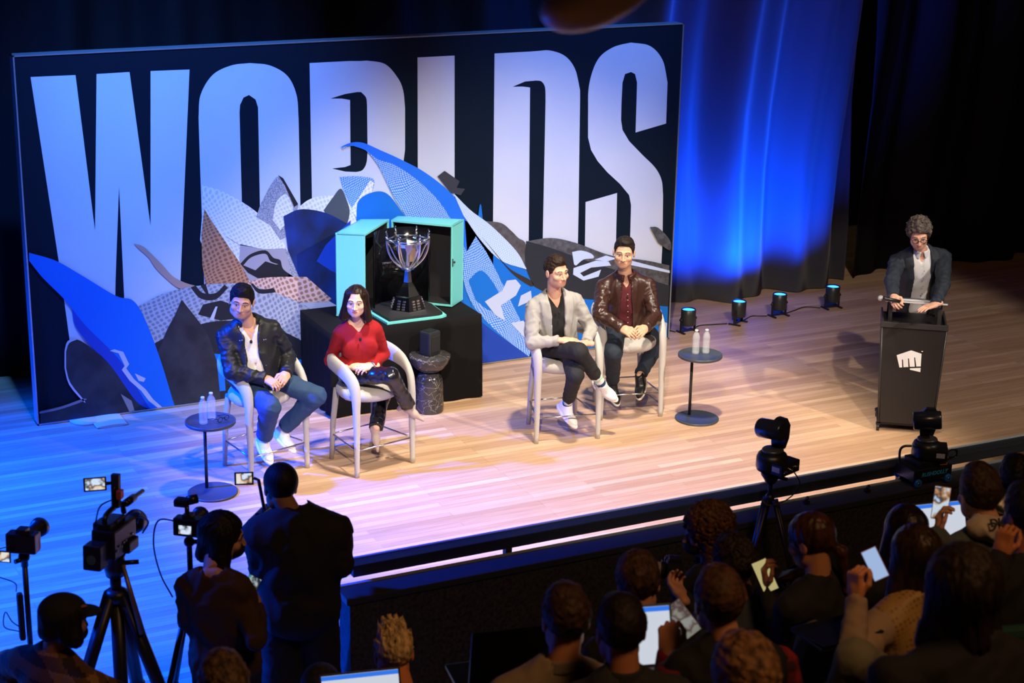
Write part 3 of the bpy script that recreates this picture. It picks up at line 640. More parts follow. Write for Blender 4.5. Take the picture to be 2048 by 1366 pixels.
s_a = bez((1176, 230), (1178, 170), (1195, 120), (1225, 95), (1262, 85), (1262, 85), n=6) + [(1262, 144), (1250, 148), (1245, 165), (1243, 200), (1242, 240), (1245, 260), (1258, 282), (1285, 310)] + bez((1285, 310), (1310, 335), (1323, 360), (1326, 390), n=4) + [(1325, 480), (1318, 620), (1255, 620), (1260, 480), (1262, 410), (1258, 390), (1240, 368), (1215, 345), (1195, 322), (1182, 300), (1176, 275)]
s_b = bez((1262, 85), (1300, 92), (1325, 120), (1335, 165), n=6) + [(1332, 247), (1271, 265), (1273, 200), (1274, 165), (1270, 148), (1262, 144)]
s_c = [(1171, 404), (1234, 386), (1232, 480), (1229, 620), (1168, 620)]
printed([s_a, s_b, s_c], 'letter_s', LW, 1)
# artwork: overlapping torn leaf shapes of printed leather
BLU = mat('print_blue', (.006, .15, .60), .6, spec=.3); BLUP = dots_mat('print_blue_perforated', (.02, .20, .82), (.45, .60, .95), 60); BLUD = mat('print_deep_blue', (.004, .035, .24), .5, var=.7, vscale=3, color2=(.006, .012, .04))
GRY = dots_mat('print_grey_dots', (.40, .42, .48), (.20, .22, .27), 24); WHT = dots_mat('print_white_dots', (.80, .81, .84), (.58, .60, .65), 30); COP = dots_mat('print_copper_dots', (.50, .235, .12), (.24, .09, .045), 30)
PNK = dots_mat('print_pink_dots', (.68, .46, .38), (.34, .16, .10), 26); DRK = mat('print_dark_leather', (.012, .013, .016), .4, bump=.4, bscale=30, var=.5, vscale=6, color2=(.03, .032, .036)); CHAR = mat('print_charcoal', (.05, .05, .055), .6, bump=.3, bscale=60, var=.6, vscale=20, color2=(.11, .11, .12))
SLT = mat('print_slate', (.06, .075, .09), .6); BLK2 = mat('print_black', (.010, .012, .018), .5); LINE = mat('print_pale_line', (.5, .52, .58), .6)
printed([bez((404, 370), (450, 385), (520, 430), (575, 500), (600, 580), n=6) + [(560, 640), (470, 640), (430, 560), (400, 480), (404, 430)]], 'white_leaf', WHT, 2)
printed([bez((512, 434), (525, 400), (553, 354), (570, 370), (597, 410), n=5) + [(580, 470), (560, 480), (540, 450)]], 'charcoal_leaf', mat('print_speckle', (.16, .17, .2), .7, var=.9, vscale=90, color2=(.45, .46, .5)), 3)
printed([[(556, 350), (566, 356), (596, 408), (588, 414), (570, 372)]], 'leaf_edge', BLK2, 4)
printed([bez((596, 415), (620, 398), (655, 391), (690, 400), (720, 440), n=6) + [(720, 520), (600, 520), (575, 470)]], 'white_leaf', WHT, 3)
printed([bez((545, 440), (552, 405), (570, 388), (582, 405), (585, 430), (560, 460), n=5)], 'white_patch', WHT, 4)
printed([bez((647, 420), (665, 395), (681, 377), (692, 398), (699, 425), (690, 460), n=5) + [(660, 450)]], 'slate_leaf', SLT, 5)
printed([bez((678, 354), (710, 352), (745, 357), (747, 372), (738, 392), (722, 410), (712, 440), n=5) + [(704, 418), (690, 390)]], 'blue_leaf', BLUP, 5)
printed([[(700, 420), (714, 400), (740, 360), (747, 365), (742, 388), (722, 415), (718, 440)]], 'white_patch', WHT, 6)
printed([bez((712, 440), (716, 402), (745, 384), (775, 388), (808, 430), n=6) + [(808, 470), (715, 470)]], 'blue_leaf', BLU, 7)
printed([bez((453, 473), (480, 470), (500, 448), (520, 443), (540, 460), (566, 492), n=6) + [(570, 497), (530, 498), (480, 490)]], 'white_leaf', WHT, 6)
printed([bez((480, 488), (530, 498), (570, 498), (585, 520), (612, 560), n=5) + [(500, 562), (478, 530)]], 'pale_leaf', mat('print_mauve', (.36, .33, .36), .6), 6)
printed([bez((480, 527), (500, 508), (530, 500), (546, 515), (560, 520), (566, 538), (590, 555), n=4) + [(515, 556), (495, 545)]], 'ink_stroke', BLK2, 7)
printed([bez((486, 530), (502, 514), (530, 507), (540, 522), (556, 528), n=4) + [(535, 530), (510, 540)]], 'ink_gap', mat('print_mauve', (.36, .33, .36), .6), 8)
printed([[(510, 540), (530, 522), (556, 530), (548, 550), (520, 552)]], 'ink_stroke', BLK2, 9)
printed([[(569, 495), (585, 512), (605, 530), (625, 553), (575, 555), (580, 535)]], 'speckled_leaf', mat('print_speckle', (.16, .17, .2), .7), 7)
printed([bez((408, 417), (425, 445), (455, 490), (482, 530), (498, 562), n=6) + [(485, 575), (413, 582), (404, 530), (402, 470)]], 'copper_leaf', COP, 8)
printed([bez((566, 432), (600, 418), (650, 425), (700, 450), n=6) + [(700, 640), (672, 640), (600, 560), (575, 500)]], 'navy_leaf', BLUD, 9)
printed([[(650, 490), (700, 440), (700, 560), (660, 540), (632, 522)]], 'blue_leaf', mat('print_blue_mid', (.006, .05, .40), .5), 10)
printed([bez((266, 486), (285, 492), (300, 505), (325, 530), (345, 552), (370, 565), (395, 572), n=4) + bez((395, 580), (372, 580), (350, 572), (330, 555), (310, 535), (297, 515), (280, 500), n=4)], 'copper_strip', mat('print_copper', (.50, .30, .22), .6), 8)
printed([bez((482, 570), (520, 556), (560, 553), (612, 553), n=4) + [(662, 597), (655, 603), (600, 604), (540, 585)]], 'pink_leaf', PNK, 11)
printed([[(600, 604), (655, 600), (672, 610), (672, 690), (640, 690)]], 'pale_patch', mat('print_pale', (.42, .45, .55), .6), 10)
printed([bez((275, 612), (330, 585), (400, 570), (470, 566), (520, 575), (600, 605), (650, 640), (672, 662), n=6) + [(672, 720), (560, 660), (450, 640), (370, 660), (300, 690), (283, 640)]], 'grey_leaf', GRY, 12)
printed([bez((390, 570), (405, 585), (430, 585), (448, 568), n=5) + bez((455, 575), (430, 598), (400, 596), (380, 574), n=5), bez((500, 566), (515, 585), (540, 585), (550, 582), (545, 575), n=4) + bez((530, 578), (515, 576), (505, 566), n=3)], 'ink_ring', BLK2, 13)
printed([[(395, 628), (405, 608), (440, 600), (470, 610), (480, 636), (440, 640)]], 'ink_stroke', BLK2, 13); printed([[(418, 638), (430, 612), (434, 612), (426, 640)]], 'ink_gap', LINE, 14)
printed([bez((300, 690), (360, 660), (450, 640), (560, 660), (672, 722), n=6) + [(672, 780), (300, 860)]], 'dark_leaf', BLK2, 14)
printed([bez((560, 712), (600, 718), (640, 728), (672, 733), n=3) + [(672, 742), (600, 740), (560, 730)]], 'blue_leaf', BLU, 15)
printed([[(420, 705), (445, 708), (450, 780), (432, 782)]], 'blue_leaf', BLU, 15)
printed([bez((362, 598), (348, 630), (330, 665), (300, 740), n=5) + [(310, 830), (440, 800), (432, 720)] + bez((432, 720), (415, 670), (395, 640), (362, 598), n=4)], 'dark_leaf', DRK, 16)
printed([bez((400, 570), (410, 566), n=2) + [(420, 600)], ], 'ink_dot', BLK2, 16)
printed([bez((128, 700), (135, 682), (150, 677), (175, 690), (235, 740), (280, 800), (300, 830), n=6) + [(290, 832), (80, 850), (80, 820)] + bez((170, 800), (140, 770), (128, 735), (128, 700), n=5)], 'dark_leaf', DRK, 16)
printed([bez((128, 700), (134, 681), (149, 676), (152, 678), (137, 685), (131, 702), n=3) + bez((131, 735), (140, 765), (168, 800), (164, 800), (137, 768), (128, 735), n=3)], 'leaf_edge', LINE, 17)
printed([bez((78, 822), (120, 812), (165, 796), (168, 800), (120, 817), (78, 826), n=3)], 'leaf_edge', mat('print_grey_line', (.2, .2, .22), .6), 17)
printed([[(240, 786), (262, 800), (268, 820), (276, 826), (290, 830), (258, 832)], ], 'pale_patch', mat('print_greypatch', (.22, .22, .24), .6), 17)
printed([bez((143, 615), (150, 650), (180, 690), (220, 730), (270, 800), (300, 818), n=5) + [(300, 780), (230, 700), (150, 600)]], 'blue_leaf', mat('print_blue_mid', (.006, .05, .40), .5), 18)
printed([bez((57, 504), (110, 520), (160, 548), (230, 590), (265, 600), (290, 640), (320, 720), (348, 812), n=6) + [(300, 819)] + bez((300, 819), (270, 770), (235, 715), (170, 650), (130, 600), (85, 555), (57, 520), n=6)], 'blue_leaf', BLU, 19)
scr = [(222, 700), (240, 705), (252, 730), (246, 738), (262, 760), (285, 780), (300, 800), (318, 816)]
printed([[(x - 4, y) for x, y in scr] + [(x + 5, y - 3) for x, y in scr[::-1]], [(268, 745), (290, 755), (286, 762), (276, 760)]], 'white_scribble', LINE, 20)
# right of the trophy case
printed([[(880, 380), (960, 440), (1000, 500), (1000, 640), (915, 640)]], 'blue_leaf', BLU, 9)
printed([bez((680, 293), (700, 285), (725, 285), (760, 300), (800, 318), (850, 345), (900, 385), (930, 425), (985, 500), n=6) + [(985, 560), (800, 560)] + bez((808, 428), (790, 400), (775, 370), (755, 330), (730, 300), (705, 290), (682, 297), n=5)], 'blue_leaf', BLUP, 12)
printed([bez((680, 293), (700, 285), (725, 285), (760, 300), (800, 318), (850, 345), (900, 385), (930, 425), (985, 500), n=6) + [(985, 560), (940, 520)] + bez((940, 520), (890, 420), (840, 365), (790, 330), (755, 318), (730, 300), (705, 291), n=5)], 'leaf_rim', mat('print_blue_bright', (.01, .16, .80), .5), 13)
printed([[(874, 352), (888, 341), (918, 362), (912, 375), (929, 377), (920, 390), (900, 385)]], 'charcoal_leaf', mat('print_charcoal2', (.03, .035, .05), .6), 11)
printed([bez((928, 440), (990, 470), (1020, 500), (1045, 525), (1060, 550), n=5) + [(1060, 700), (1057, 719), (958, 731), (940, 600)]], 'blue_leaf', BLU, 13)
printed([bez((955, 432), (958, 411), (961, 410), (964, 438), n=3)], 'blue_leaf', BLU, 12)
printed([bez((965, 441), (1000, 445), (1020, 460), (1035, 475), (1050, 488), (1052, 540), n=5) + [(1040, 535), (1000, 490)]], 'brown_leaf', mat('print_brown', (.06, .045, .04), .6, bump=.3, bscale=60, var=.7, vscale=15, color2=(.10, .10, .11)), 14)
printed([bez((905, 385), (940, 420), (980, 450), (1030, 500), (1052, 538), n=5) + bez((1052, 538), (1000, 520), (960, 480), (925, 430), n=5)], 'pale_blue_leaf', dots_mat('print_pale_blue', (.40, .55, .90), (.62, .74, .95), 60), 15)
printed([bez((960, 470), (1000, 520), (1030, 552), (1062, 572), (1060, 560), (1020, 538), (990, 508), n=4)], 'brown_leaf', mat('print_darkbrown', (.03, .02, .018), .6), 16)
printed([bez((950, 472), (975, 510), (1000, 560), (1030, 620), (1062, 690), n=5) + [(1057, 715)] + bez((1057, 715), (990, 660), (945, 610), (926, 560), (928, 510), n=5)], 'blue_leaf', BLUP, 14)
printed([bez((935, 560), (960, 540), (985, 565), (1000, 600), (980, 620), (950, 600), n=5)], 'leaf_centre', BLU, 15)
digits = [[(968, 602), (1003, 580), (1012, 560), (1030, 558), (1040, 570), (1030, 590), (1000, 610), (1008, 640), (990, 630)], [(1040, 590), (1060, 580), (1062, 600), (1034, 612)], [(1020, 645), (1045, 640), (1062, 668), (1062, 690)]]
printed(digits, 'pale_mark', mat('print_pale_mark', (.48, .56, .75), .6), 16)
printed([bez((958, 640), (990, 665), (1040, 700), (1060, 716), n=3) + [(1058, 719), (958, 731)]], 'blue_leaf', mat('print_blue_mid', (.006, .05, .40), .5), 17)
printed([bez((1050, 482), (1100, 475), (1150, 485), (1220, 510), (1290, 520), (1337, 530), n=5) + [(1335, 570), (1200, 560), (1060, 520)]], 'charcoal_leaf', CHAR, 14)
printed([bez((1298, 453), (1315, 455), (1338, 480), (1338, 500), (1315, 485), n=4)], 'charcoal_leaf', CHAR, 15)
printed([bez((1051, 481), (1100, 495), (1200, 530), (1337, 570), n=5) + [(1334, 612), (1200, 600), (1100, 590), (1066, 572)] + bez((1066, 572), (1052, 540), (1048, 510), (1051, 481), n=4)], 'dark_leaf', mat('print_darkgrey', (.016, .02, .028), .6), 16)
printed([[(1060, 560), (1100, 590), (1200, 597), (1334, 611), (1332, 680), (1060, 716)]], 'blue_leaf', BLU, 15)
printed([bez((1142, 503), (1160, 500), (1180, 506), (1185, 515), (1165, 518), (1150, 530), n=4) + [(1146, 528)], [(1145, 535), (1190, 520), (1215, 522), (1220, 530), (1180, 534), (1158, 545), (1165, 552), (1200, 538), (1195, 552), (1165, 560), (1144, 548)], [(1187, 518), (1210, 510), (1232, 516), (1210, 522)], [(1240, 525), (1337, 545), (1337, 540), (1260, 520)]], 'white_scribble', mat('print_scribble', (.55, .66, .88), .6), 18)
printed([[(1306, 630), (1316, 628), (1320, 640), (1332, 645), (1330, 675), (1320, 650)]], 'pale_mark', mat('print_pale_mark', (.48, .56, .75), .6), 18)
# ------------------------------------------------------------------ trophy table, case, trophy
CLOTHB = mat('black_tablecloth', (.005, .0045, .005), .9, bump=.2, bscale=12, spec=.2)
TY0, TY1, TX0, TX1, TZ = 13.17, 13.90, 4.90, 6.30, .76
t = thing('covered_table', 'table draped to the floor in plain black cloth under the open trophy case', 'table', ((TX0 + TX1) / 2, (TY0 + TY1) / 2, 0))
MB().box(((TX0 + TX1) / 2, (TY0 + TY1) / 2, TZ - .02), ((TX1 - TX0) / 2 - .015, (TY1 - TY0) / 2 - .015, .014)).build('tabletop', BLACK, t)
b = MB(); n = 240; per = []
for (xa, ya, xb, yb) in ((TX0, TY0, TX1, TY0), (TX1, TY0, TX1, TY1), (TX1, TY1, TX0, TY1), (TX0, TY1, TX0, TY0)):
    for i in range(60):
        s = i / 60; per.append((xa + (xb - xa) * s, ya + (yb - ya) * s, (ya - yb) and 1 or 0))
vs = []; cx_, cy_ = (TX0 + TX1) / 2, (TY0 + TY1) / 2
for j in range(9):
    z = TZ - (TZ - .012) * j / 8
    for i, (x, y, k) in enumerate(per):
        a = .008 * (j / 8) ** .7 * (math.sin(i * .55) + .6 * math.sin(i * .21 + 1)); vs.append((x + a * np.sign(x - cx_) * (abs(x - cx_) > .69), y + a * np.sign(y - cy_) * (abs(y - cy_) > .36), z))
N_ = len(per); fs = [(j * N_ + i, j * N_ + (i + 1) % N_, (j + 1) * N_ + (i + 1) % N_, (j + 1) * N_ + i) for j in range(8) for i in range(N_)]
b.add(vs, fs, 0, True); b.add([vs[i] for i in range(N_)], [tuple(range(N_))]); b.build('tablecloth', CLOTHB, t)
TURQ = mat('turquoise_leather', (.17, .66, .64), .42, bump=.08, bscale=120); LINER = mat('black_velvet_lining', (.010, .010, .012), .7)
case = thing('trophy_case', 'open turquoise two-winged trophy case with black lining, standing on the black covered table', 'case', (5.7, 13.6, TZ + .0))
CZ0, CZ1 = TZ + .012, 1.505
def shell(px4, name, open_i):
    P4 = [atz(x, y, CZ1) for x, y in px4]; P4 = [V(p[0], min(p[1], 13.955), 0) for p in P4]; cen = sum(P4) / 4; b = MB(); w = .016
    for i in range(4):
        if i == open_i: continue
        a, c = P4[i], P4[(i + 1) % 4]; d = nrm(c - a); nn = nrm(cen - (a + c) / 2 - d * ((cen - (a + c) / 2) @ d)); m = (a + c) / 2 + nn * w / 2
        b.box(m + V(0, 0, (CZ0 + CZ1) / 2), (np.linalg.norm(c - a) / 2, w / 2, (CZ1 - CZ0) / 2), np.stack([d, nn, V(0, 0, 1)], 1), bev=.006)
    for z in (CZ0, CZ1 - w): b.prism([p + V(0, 0, z) for p in P4], (0, 0, w))
    ob = b.build(name, TURQ, case); q = MB(); sc = .86
    for i in range(4):
        if i == open_i: continue
        a, c = [cen + (p - cen) * sc for p in (P4[i], P4[(i + 1) % 4])]; d = nrm(c - a); nn = nrm(cen - (a + c) / 2 - d * ((cen - (a + c) / 2) @ d)); ext = nn * 0
        a0, c0 = P4[i] + nrm(cen - P4[i]) * w * 1.6, P4[(i + 1) % 4] + nrm(cen - P4[(i + 1) % 4]) * w * 1.6
        a0 = P4[i] + nn * (w + .003) + d * .02; c0 = P4[(i + 1) % 4] + nn * (w + .003) - d * .02
        q.prism([a0 + V(0, 0, CZ0 + w), c0 + V(0, 0, CZ0 + w), c0 + V(0, 0, CZ1 - w - .002), a0 + V(0, 0, CZ1 - w - .002)], nn * .004)
    P5 = [cen + (p - cen) * .93 for p in P4]; q.prism([p + V(0, 0, CZ1 - w - .006) for p in P5], (0, 0, .004)); q.prism([p + V(0, 0, CZ0 + w + .002) for p in P5], (0, 0, .004))
    q.build('lining', LINER, ob, world=True); return P4, ob
Lq, wl = shell([(670.6, 466), (717, 435.4), (778.4, 438), (730, 468.6)], 'left_wing', 2)
Rq, wr_ = shell([(782, 440), (795.5, 431.7), (927.7, 438.4), (905, 451)], 'right_wing', 3)
d = nrm(Rq[2] - Rq[3]); lk = Rq[3] + d * .035 + V(0, 0, 1.17); on = nrm(np.cross(d, [0, 0, 1]))
on = on if on @ (CAM - lk) > 0 else -on
MB().ball(lk + on * .006, .010).box(Rq[3] + d * .006 + V(0, 0, 1.17) + on * .002, (.004, .004, .035)).build('lock', BLACK, wr_)
base = [atz(x, y, TZ + .012) for x, y in ((738, 626), (778, 650), (800, 650), (890, 637), (893, 631), (868, 612))]; base = [V(p[0], max(min(p[1], 13.8), TY0 + .03), TZ + .002) for p in base]; base += [V(base[-1][0] - .12, 13.80, TZ + .002), V(base[0][0] + .05, 13.80, TZ + .002)]
MB().prism(base, (0, 0, .018)).build('base_plate', TURQ, case)
cb = sum(base) / len(base); MB().prism([cb + (p - cb) * .9 + V(0, 0, .0185) for p in base], (0, 0, .022)).build('base_pad', LINER, case)
p1, p2 = atz(749, 617, TZ + .045), atz(859, 602, TZ + .045); b = MB(); vs = []; k = 24; dd = p2 - p1; nb = nrm(V(-dd[1], dd[0], 0)); nb = nb if nb[1] > 0 else -nb
for i in range(k + 1):
    th = math.pi * i / k; c = (p1 + p2) / 2 - dd / 2 * math.cos(th) + nb * .17 * math.sin(th)
    c[1] = min(c[1], 13.86); vs += [V(c[0], c[1], TZ + .043), V(c[0], c[1], 1.46)]
b.add(vs, [(2 * i, 2 * i + 2, 2 * i + 3, 2 * i + 1) for i in range(k)], 0, True); o = b.build('inner_screen', mat('gloss_black_acrylic', (.008, .008, .010), .08), case); o.modifiers.new('t', 'SOLIDIFY').thickness = .004
pc = aty(782, 525, 13.66); text_mesh('TIFFANY & CO.', .026, pc + V(0, -.0, 0), (1, .12, 0), (0, 0, 1), 'case_lettering', mat('silver_print', (.5, .5, .5), .4, .6), case)
# trophy
SILV = mat('polished_silver', (.94, .95, .97), .14, 1); SILV2 = mat('satin_silver', (.75, .76, .78), .22, 1); BLUEG = mat('blue_gem', (.02, .1, .55), .1, spec=.8)
tc = V(5.735, 13.48, TZ + .0425); tr = thing('trophy', 'tall polished silver trophy cup with six curved arms, inside the open turquoise case', 'trophy', tc, R(12))
def polyl(prof, n, name, m, parent, tw=0):
    b = MB(); b.lathe(prof, (0, 0, 0), n, 0, rotz(tw), smooth=False); return b.build(name, m, parent, world=False)
bs = polyl([(.168, 0), (.168, .006), (.126, .118), (.118, .125)], 6, 'foot', SILV, tr); pl = MB()
for k in range(6):
    for q in (-.024, .024):
        for j in range(4): a = R(60 * k + 30); rr = .1425 - .030 * (j / 4); z = .02 + .022 * j; c = V(rr * math.cos(a), rr * math.sin(a), z) + V(-math.sin(a), math.cos(a), 0) * q; pl.box(c + V(math.cos(a), math.sin(a), 0) * .002, (.004, .011, .007), rotz(a))
pl.build('engraved_plates', SILV2, bs, world=False)
polyl([(.110, .124), (.066, .200), (.040, .235), (.030, .33), (.030, .345)], 6, 'stem', SILV, tr)
b = MB(); b.lathe([(.032, .335), (.046, .342), (.048, .360), (.034, .368)], n=24)
b.build('collar_ring', SILV, tr, world=False); g = MB()
for k in range(12): a = R(30 * k); g.ball((.050 * math.cos(a), .050 * math.sin(a), .352), .009, n=8)
g.build('gems', BLUEG, tr, world=False)
b = MB(); b.lathe([(.028, .362), (.052, .42), (.076, .49), (.094, .55), (.104, .60), (.097, .60), (.070, .49), (.02, .38)], n=6, smooth=False); b.build('bowl', SILV, tr, world=False)
for k in range(6):
    a = R(60 * k + 30); u = V(math.cos(a), math.sin(a), 0); w = lambda r, z: u * r + V(0, 0, z); b = MB()
    b.tube(smooth_path([w(.038, .352), w(.085, .385), w(.135, .44), w(.168, .51), w(.180, .58), w(.182, .625)], 5), [.0115] * 26, 8, flat=(1, .7)); b.tube(smooth_path([w(.040, .366), w(.075, .41), w(.115, .47), w(.150, .55), w(.178, .59)], 5), .0075, 8)
    b.tube(smooth_path([w(.182, .62), w(.176, .645), w(.186, .668), w(.180, .69)], 5), [.009] * 10 + [.007] * 3 + [.003] * 3, 8); b.ball(w(.182, .625), .014, n=10); b.tube([w(.103, .596), w(.182, .606)], .006, 8)
    b.build('arm', SILV, tr, world=False)
ringp = [V(math.cos(R(60 * k + 30)), math.sin(R(60 * k + 30)), 0) * .182 + V(0, 0, .606) for k in range(6)]; rb = MB()
for k in range(6): rb.tube([ringp[k], ringp[(k + 1) % 6]], .0085, 8)
rb.build('rim', SILV, tr, world=False)
for k in (3, 4, 5):
    a = R(60 * k); u = V(math.cos(a), math.sin(a), 0); v = V(-math.sin(a), math.cos(a), 0); b = MB(); r0 = .096
    b.prism([u * r0 + v * s + V(0, 0, z) for s, z in ((-.034, .585), (.034, .585), (.026, .54), (0, .50), (-.026, .54))], u * .006); b.build('shield', SILV2, tr, world=False)

# marble side table with a small black speaker
MARB = mat_marble(); mt = thing('marble_table', 'round black marble pedestal table with hourglass body in front of the trophy table', 'table', (5.75, 13.035 - .0, 0))
b = MB().lathe([(.118, 0), (.122, .01), (.122, .10), (.120, .22), (.116, .28), (.100, .325), (.070, .350), (.060, .362)]); b.build('base', MARB, mt, world=False)
b = MB().lathe([(.060, .358), (.100, .372), (.142, .405), (.170, .452), (.180, .492), (.180, .500), (.174, .504), (0, .504)]); b.build('bowl_top', MARB, mt, world=False)
sp = thing('cube_speaker', 'small black block-shaped speaker standing on the marble table', 'speaker', (5.757, 13.05, .505), R(24))
SPK = mat('speaker_black', (.02, .022, .026), .4); MB().box((0, 0, .105), (.070, .062, .105), bev=.016).build('body', SPK, sp, world=False)
MB().box((0, -.0635, .100), (.052, .0035, .070), bev=.003).build('grille', mat('speaker_grille', (.012, .012, .014), .7, bump=.5, bscale=400), sp, world=False)
MB().box((0, 0, .2115), (.045, .038, .002), bev=.001).build('top_panel', BLACK, sp, world=False)

# ------------------------------------------------------------------ counter stools
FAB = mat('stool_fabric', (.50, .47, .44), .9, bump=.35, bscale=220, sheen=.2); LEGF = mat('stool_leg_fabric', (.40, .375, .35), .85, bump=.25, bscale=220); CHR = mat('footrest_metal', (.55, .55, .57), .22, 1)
def make_stool():
    t = thing('counter_stool', '', 'stool'); wv = .255
    b = MB(); c = []  # continuous arms, backrest and front legs (front is local -y)
    for s in (-1,): pass
    path = [(-.265, -.235, 0, .019), (-.262, -.232, .3, .024), (-.262, -.228, .52, .030), (-.262, -.222, .66, .034), (-.265, -.185, .755, .040), (-.272, -.09, .815, .046), (-.270, .04, .845, .050), (-.235, .17, .86, .054), (-.13, .255, .865, .056), (0, .28, .865, .057)]
    path = path + [(-x, y, z, r) for x, y, z, r in path[-2::-1]]; sm = smooth_path(path, 6)
    vs = []; n = 14; pts = [p[:3] for p in sm]; rs = [p[3] for p in sm]
    prevn = None
    for i, p in enumerate(pts):
        tn = nrm(pts[min(i + 1, len(pts) - 1)] - pts[max(i - 1, 0)]); out = V(p[0], p[1], 0); out = nrm(out - tn * (out @ tn)) if np.linalg.norm(out) > .01 else V(1, 0, 0); bb = np.cross(tn, out)
        hi = np.clip((p[2] - .55) / .3, 0, 1); fa, fb = 1 - .38 * hi, 1 + .38 * hi
        for j in range(n): th = 2 * math.pi * j / n; vs.append(p + (out * math.cos(th) * fa + bb * math.sin(th) * fb) * rs[i])
    fs = [(i * n + j, i * n + (j + 1) % n, (i + 1) * n + (j + 1) % n, (i + 1) * n + j) for i in range(len(pts) - 1) for j in range(n)]
    fs += [tuple(range(n))[::-1], tuple(range((len(pts) - 1) * n, len(pts) * n))]
    b.add(vs, fs, 0, True); b.build('arm_and_back', FAB, t)
    b = MB(); q = [(0, .562), (.18, .565), (.225, .575), (.245, .600), (.247, .630), (.235, .652), (.20, .665), (0, .668)]
    b.lathe(q, (0, 0, 0), 40); b.v = [(x * (1 + .05 * (y < 0)), y * (1.02 if y > 0 else .96) , z) for x, y, z in b.v]; b.build('seat', FAB, t)
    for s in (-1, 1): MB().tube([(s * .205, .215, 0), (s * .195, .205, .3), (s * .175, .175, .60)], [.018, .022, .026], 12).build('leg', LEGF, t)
    b = MB(); f = [(-.262, -.232), (.262, -.232), (.199, .209), (-.199, .209)]
    for i in range(4): b.tube([(*f[i], .215), (*f[(i + 1) % 4], .215)], .0065, 8)
    b.build('footrest', CHR, t); return t
st0 = make_stool(); stools = [((4.02, 12.36), 16.6, 'pale grey stool under the man in the black jacket, leftmost of the four'), ((4.83, 12.15), 12.7, 'pale grey stool under the woman in the red sweater'), ((6.54, 12.145), -11.0, 'pale grey stool under the man in the light grey blazer'), ((7.31, 12.41), -14.5, 'pale grey stool under the man in the brown leather jacket, rightmost of the four')]
for i, (c, a, lab) in enumerate(stools):
    o = st0 if i == 0 else copy_tree(st0); o.location = (c[0], c[1], 0); o.rotation_euler = (0, 0, R(a)); o['label'] = lab; o['group'] = 'upholstered counter stools on the stage'

# ------------------------------------------------------------------ round drink tables, bottles, spectacles
TBL = mat('table_slate', (.045, .055, .07), .38); TBE = mat('table_edge', (.02, .022, .026), .4)
def make_table():
    t = thing('drink_table', '', 'table')
    MB().lathe([(0, 0), (.186, 0), (.188, .004), (.188, .014), (.180, .018), (.174, .013), (0, .012)], n=48).build('base', TBL, t)
    MB().cyl((-.02, .09, .012), (-.02, .09, .565), .0125).build('pole', TBE, t)
    MB().lathe([(0, .562), (.183, .562), (.188, .566), (.188, .586), (.181, .588), (.177, .580), (0, .579)], n=48).build('tabletop', TBL, t); return t
tb = make_table(); T1 = atz(426, 986, 0); T2 = atz(1393.5, 838, 0)
tb.location = (T1[0], T1[1], 0); tb['label'] = 'round dark drink table at the left end, with bottles and eyeglasses on it'; tb['group'] = 'round drink tables on the stage'
t2 = copy_tree(tb); t2.location = (T2[0], T2[1], 0); t2['label'] = 'round dark drink table right of the leather-jacket man, with two bottles on it'
PET = mat('clear_plastic', (.9, .95, 1), .06, spec=1, coat=1, alpha=.26); CAPW = mat('bottle_cap', (.82, .84, .86), .4)
def make_bottle():
    t = thing('water_bottle', '', 'bottle')
    pr = [(0, .002), (.026, 0), (.031, .006), (.032, .02)]
    for i in range(9): z = .025 + i * .0115; pr += [(.0325, z), (.0300, z + .0057)]
    pr += [(.0325, .130), (.032, .150), (.026, .170), (.016, .186), (.0125, .192), (.0125, .200), (0, .200)]
    MB().lathe(pr, n=24).build('body', PET, t)
    MB().lathe([(0, .196), (.0145, .196), (.0145, .209), (.013, .211), (0, .211)], n=20).build('cap', CAPW, t); return t
bt = make_bottle(); TT = .5805
for i, ((px, py), lab) in enumerate((((407, 847), 'left of the two clear water bottles on the drink table at the left end'), ((423.5, 838), 'right of the two clear water bottles on the drink table at the left end'), ((1391, 707), 'left of the two clear water bottles on the drink table beside the leather-jacket man'), ((1411.5, 706), 'right of the two clear water bottles on the drink table beside the leather-jacket man'))):
    o = bt if i == 0 else copy_tree(bt); p = atz(px, py, TT + .0005); o.location = p; o['label'] = lab; o['group'] = 'water bottles on the drink tables'
p = atz(447, 843, TT); eg = thing('folded_eyeglasses', 'black-framed eyeglasses lying on the left drink table beside the bottles', 'eyeglasses', p, R(25)); b = MB()
for s in (-1, 1):
    b.tube([(s * .032 + .022 * math.cos(a), 0, .0225 + .018 * math.sin(a)) for a in np.linspace(0, 6.283, 16, endpoint=False)], .0028, 6, closed=True); b.tube([(s * .056, 0, .030), (s * .058, .05, .026), (s * .050, .12, .003)], .0028, 6)
b.tube([(-.01, 0, .026), (0, 0, .029), (.01, 0, .026)], .0028, 6); b.build('frame', BLACK, eg, world=False)

# ------------------------------------------------------------------ lectern
LP = V(9.19, 10.93, 0); la = -36.0; ft = facing(la); rt = np.cross(ft, [0, 0, 1]); lc = LP - ft * .21
lec = thing('lectern', 'tall black wheeled lectern with a white fist emblem at the right of the stage', 'lectern', (lc[0], lc[1], 0), R(la))
LB = mat('lectern_black', (.014, .012, .012), .45, bump=.1, bscale=50); LBE = mat('lectern_edge', (.03, .028, .028), .4)
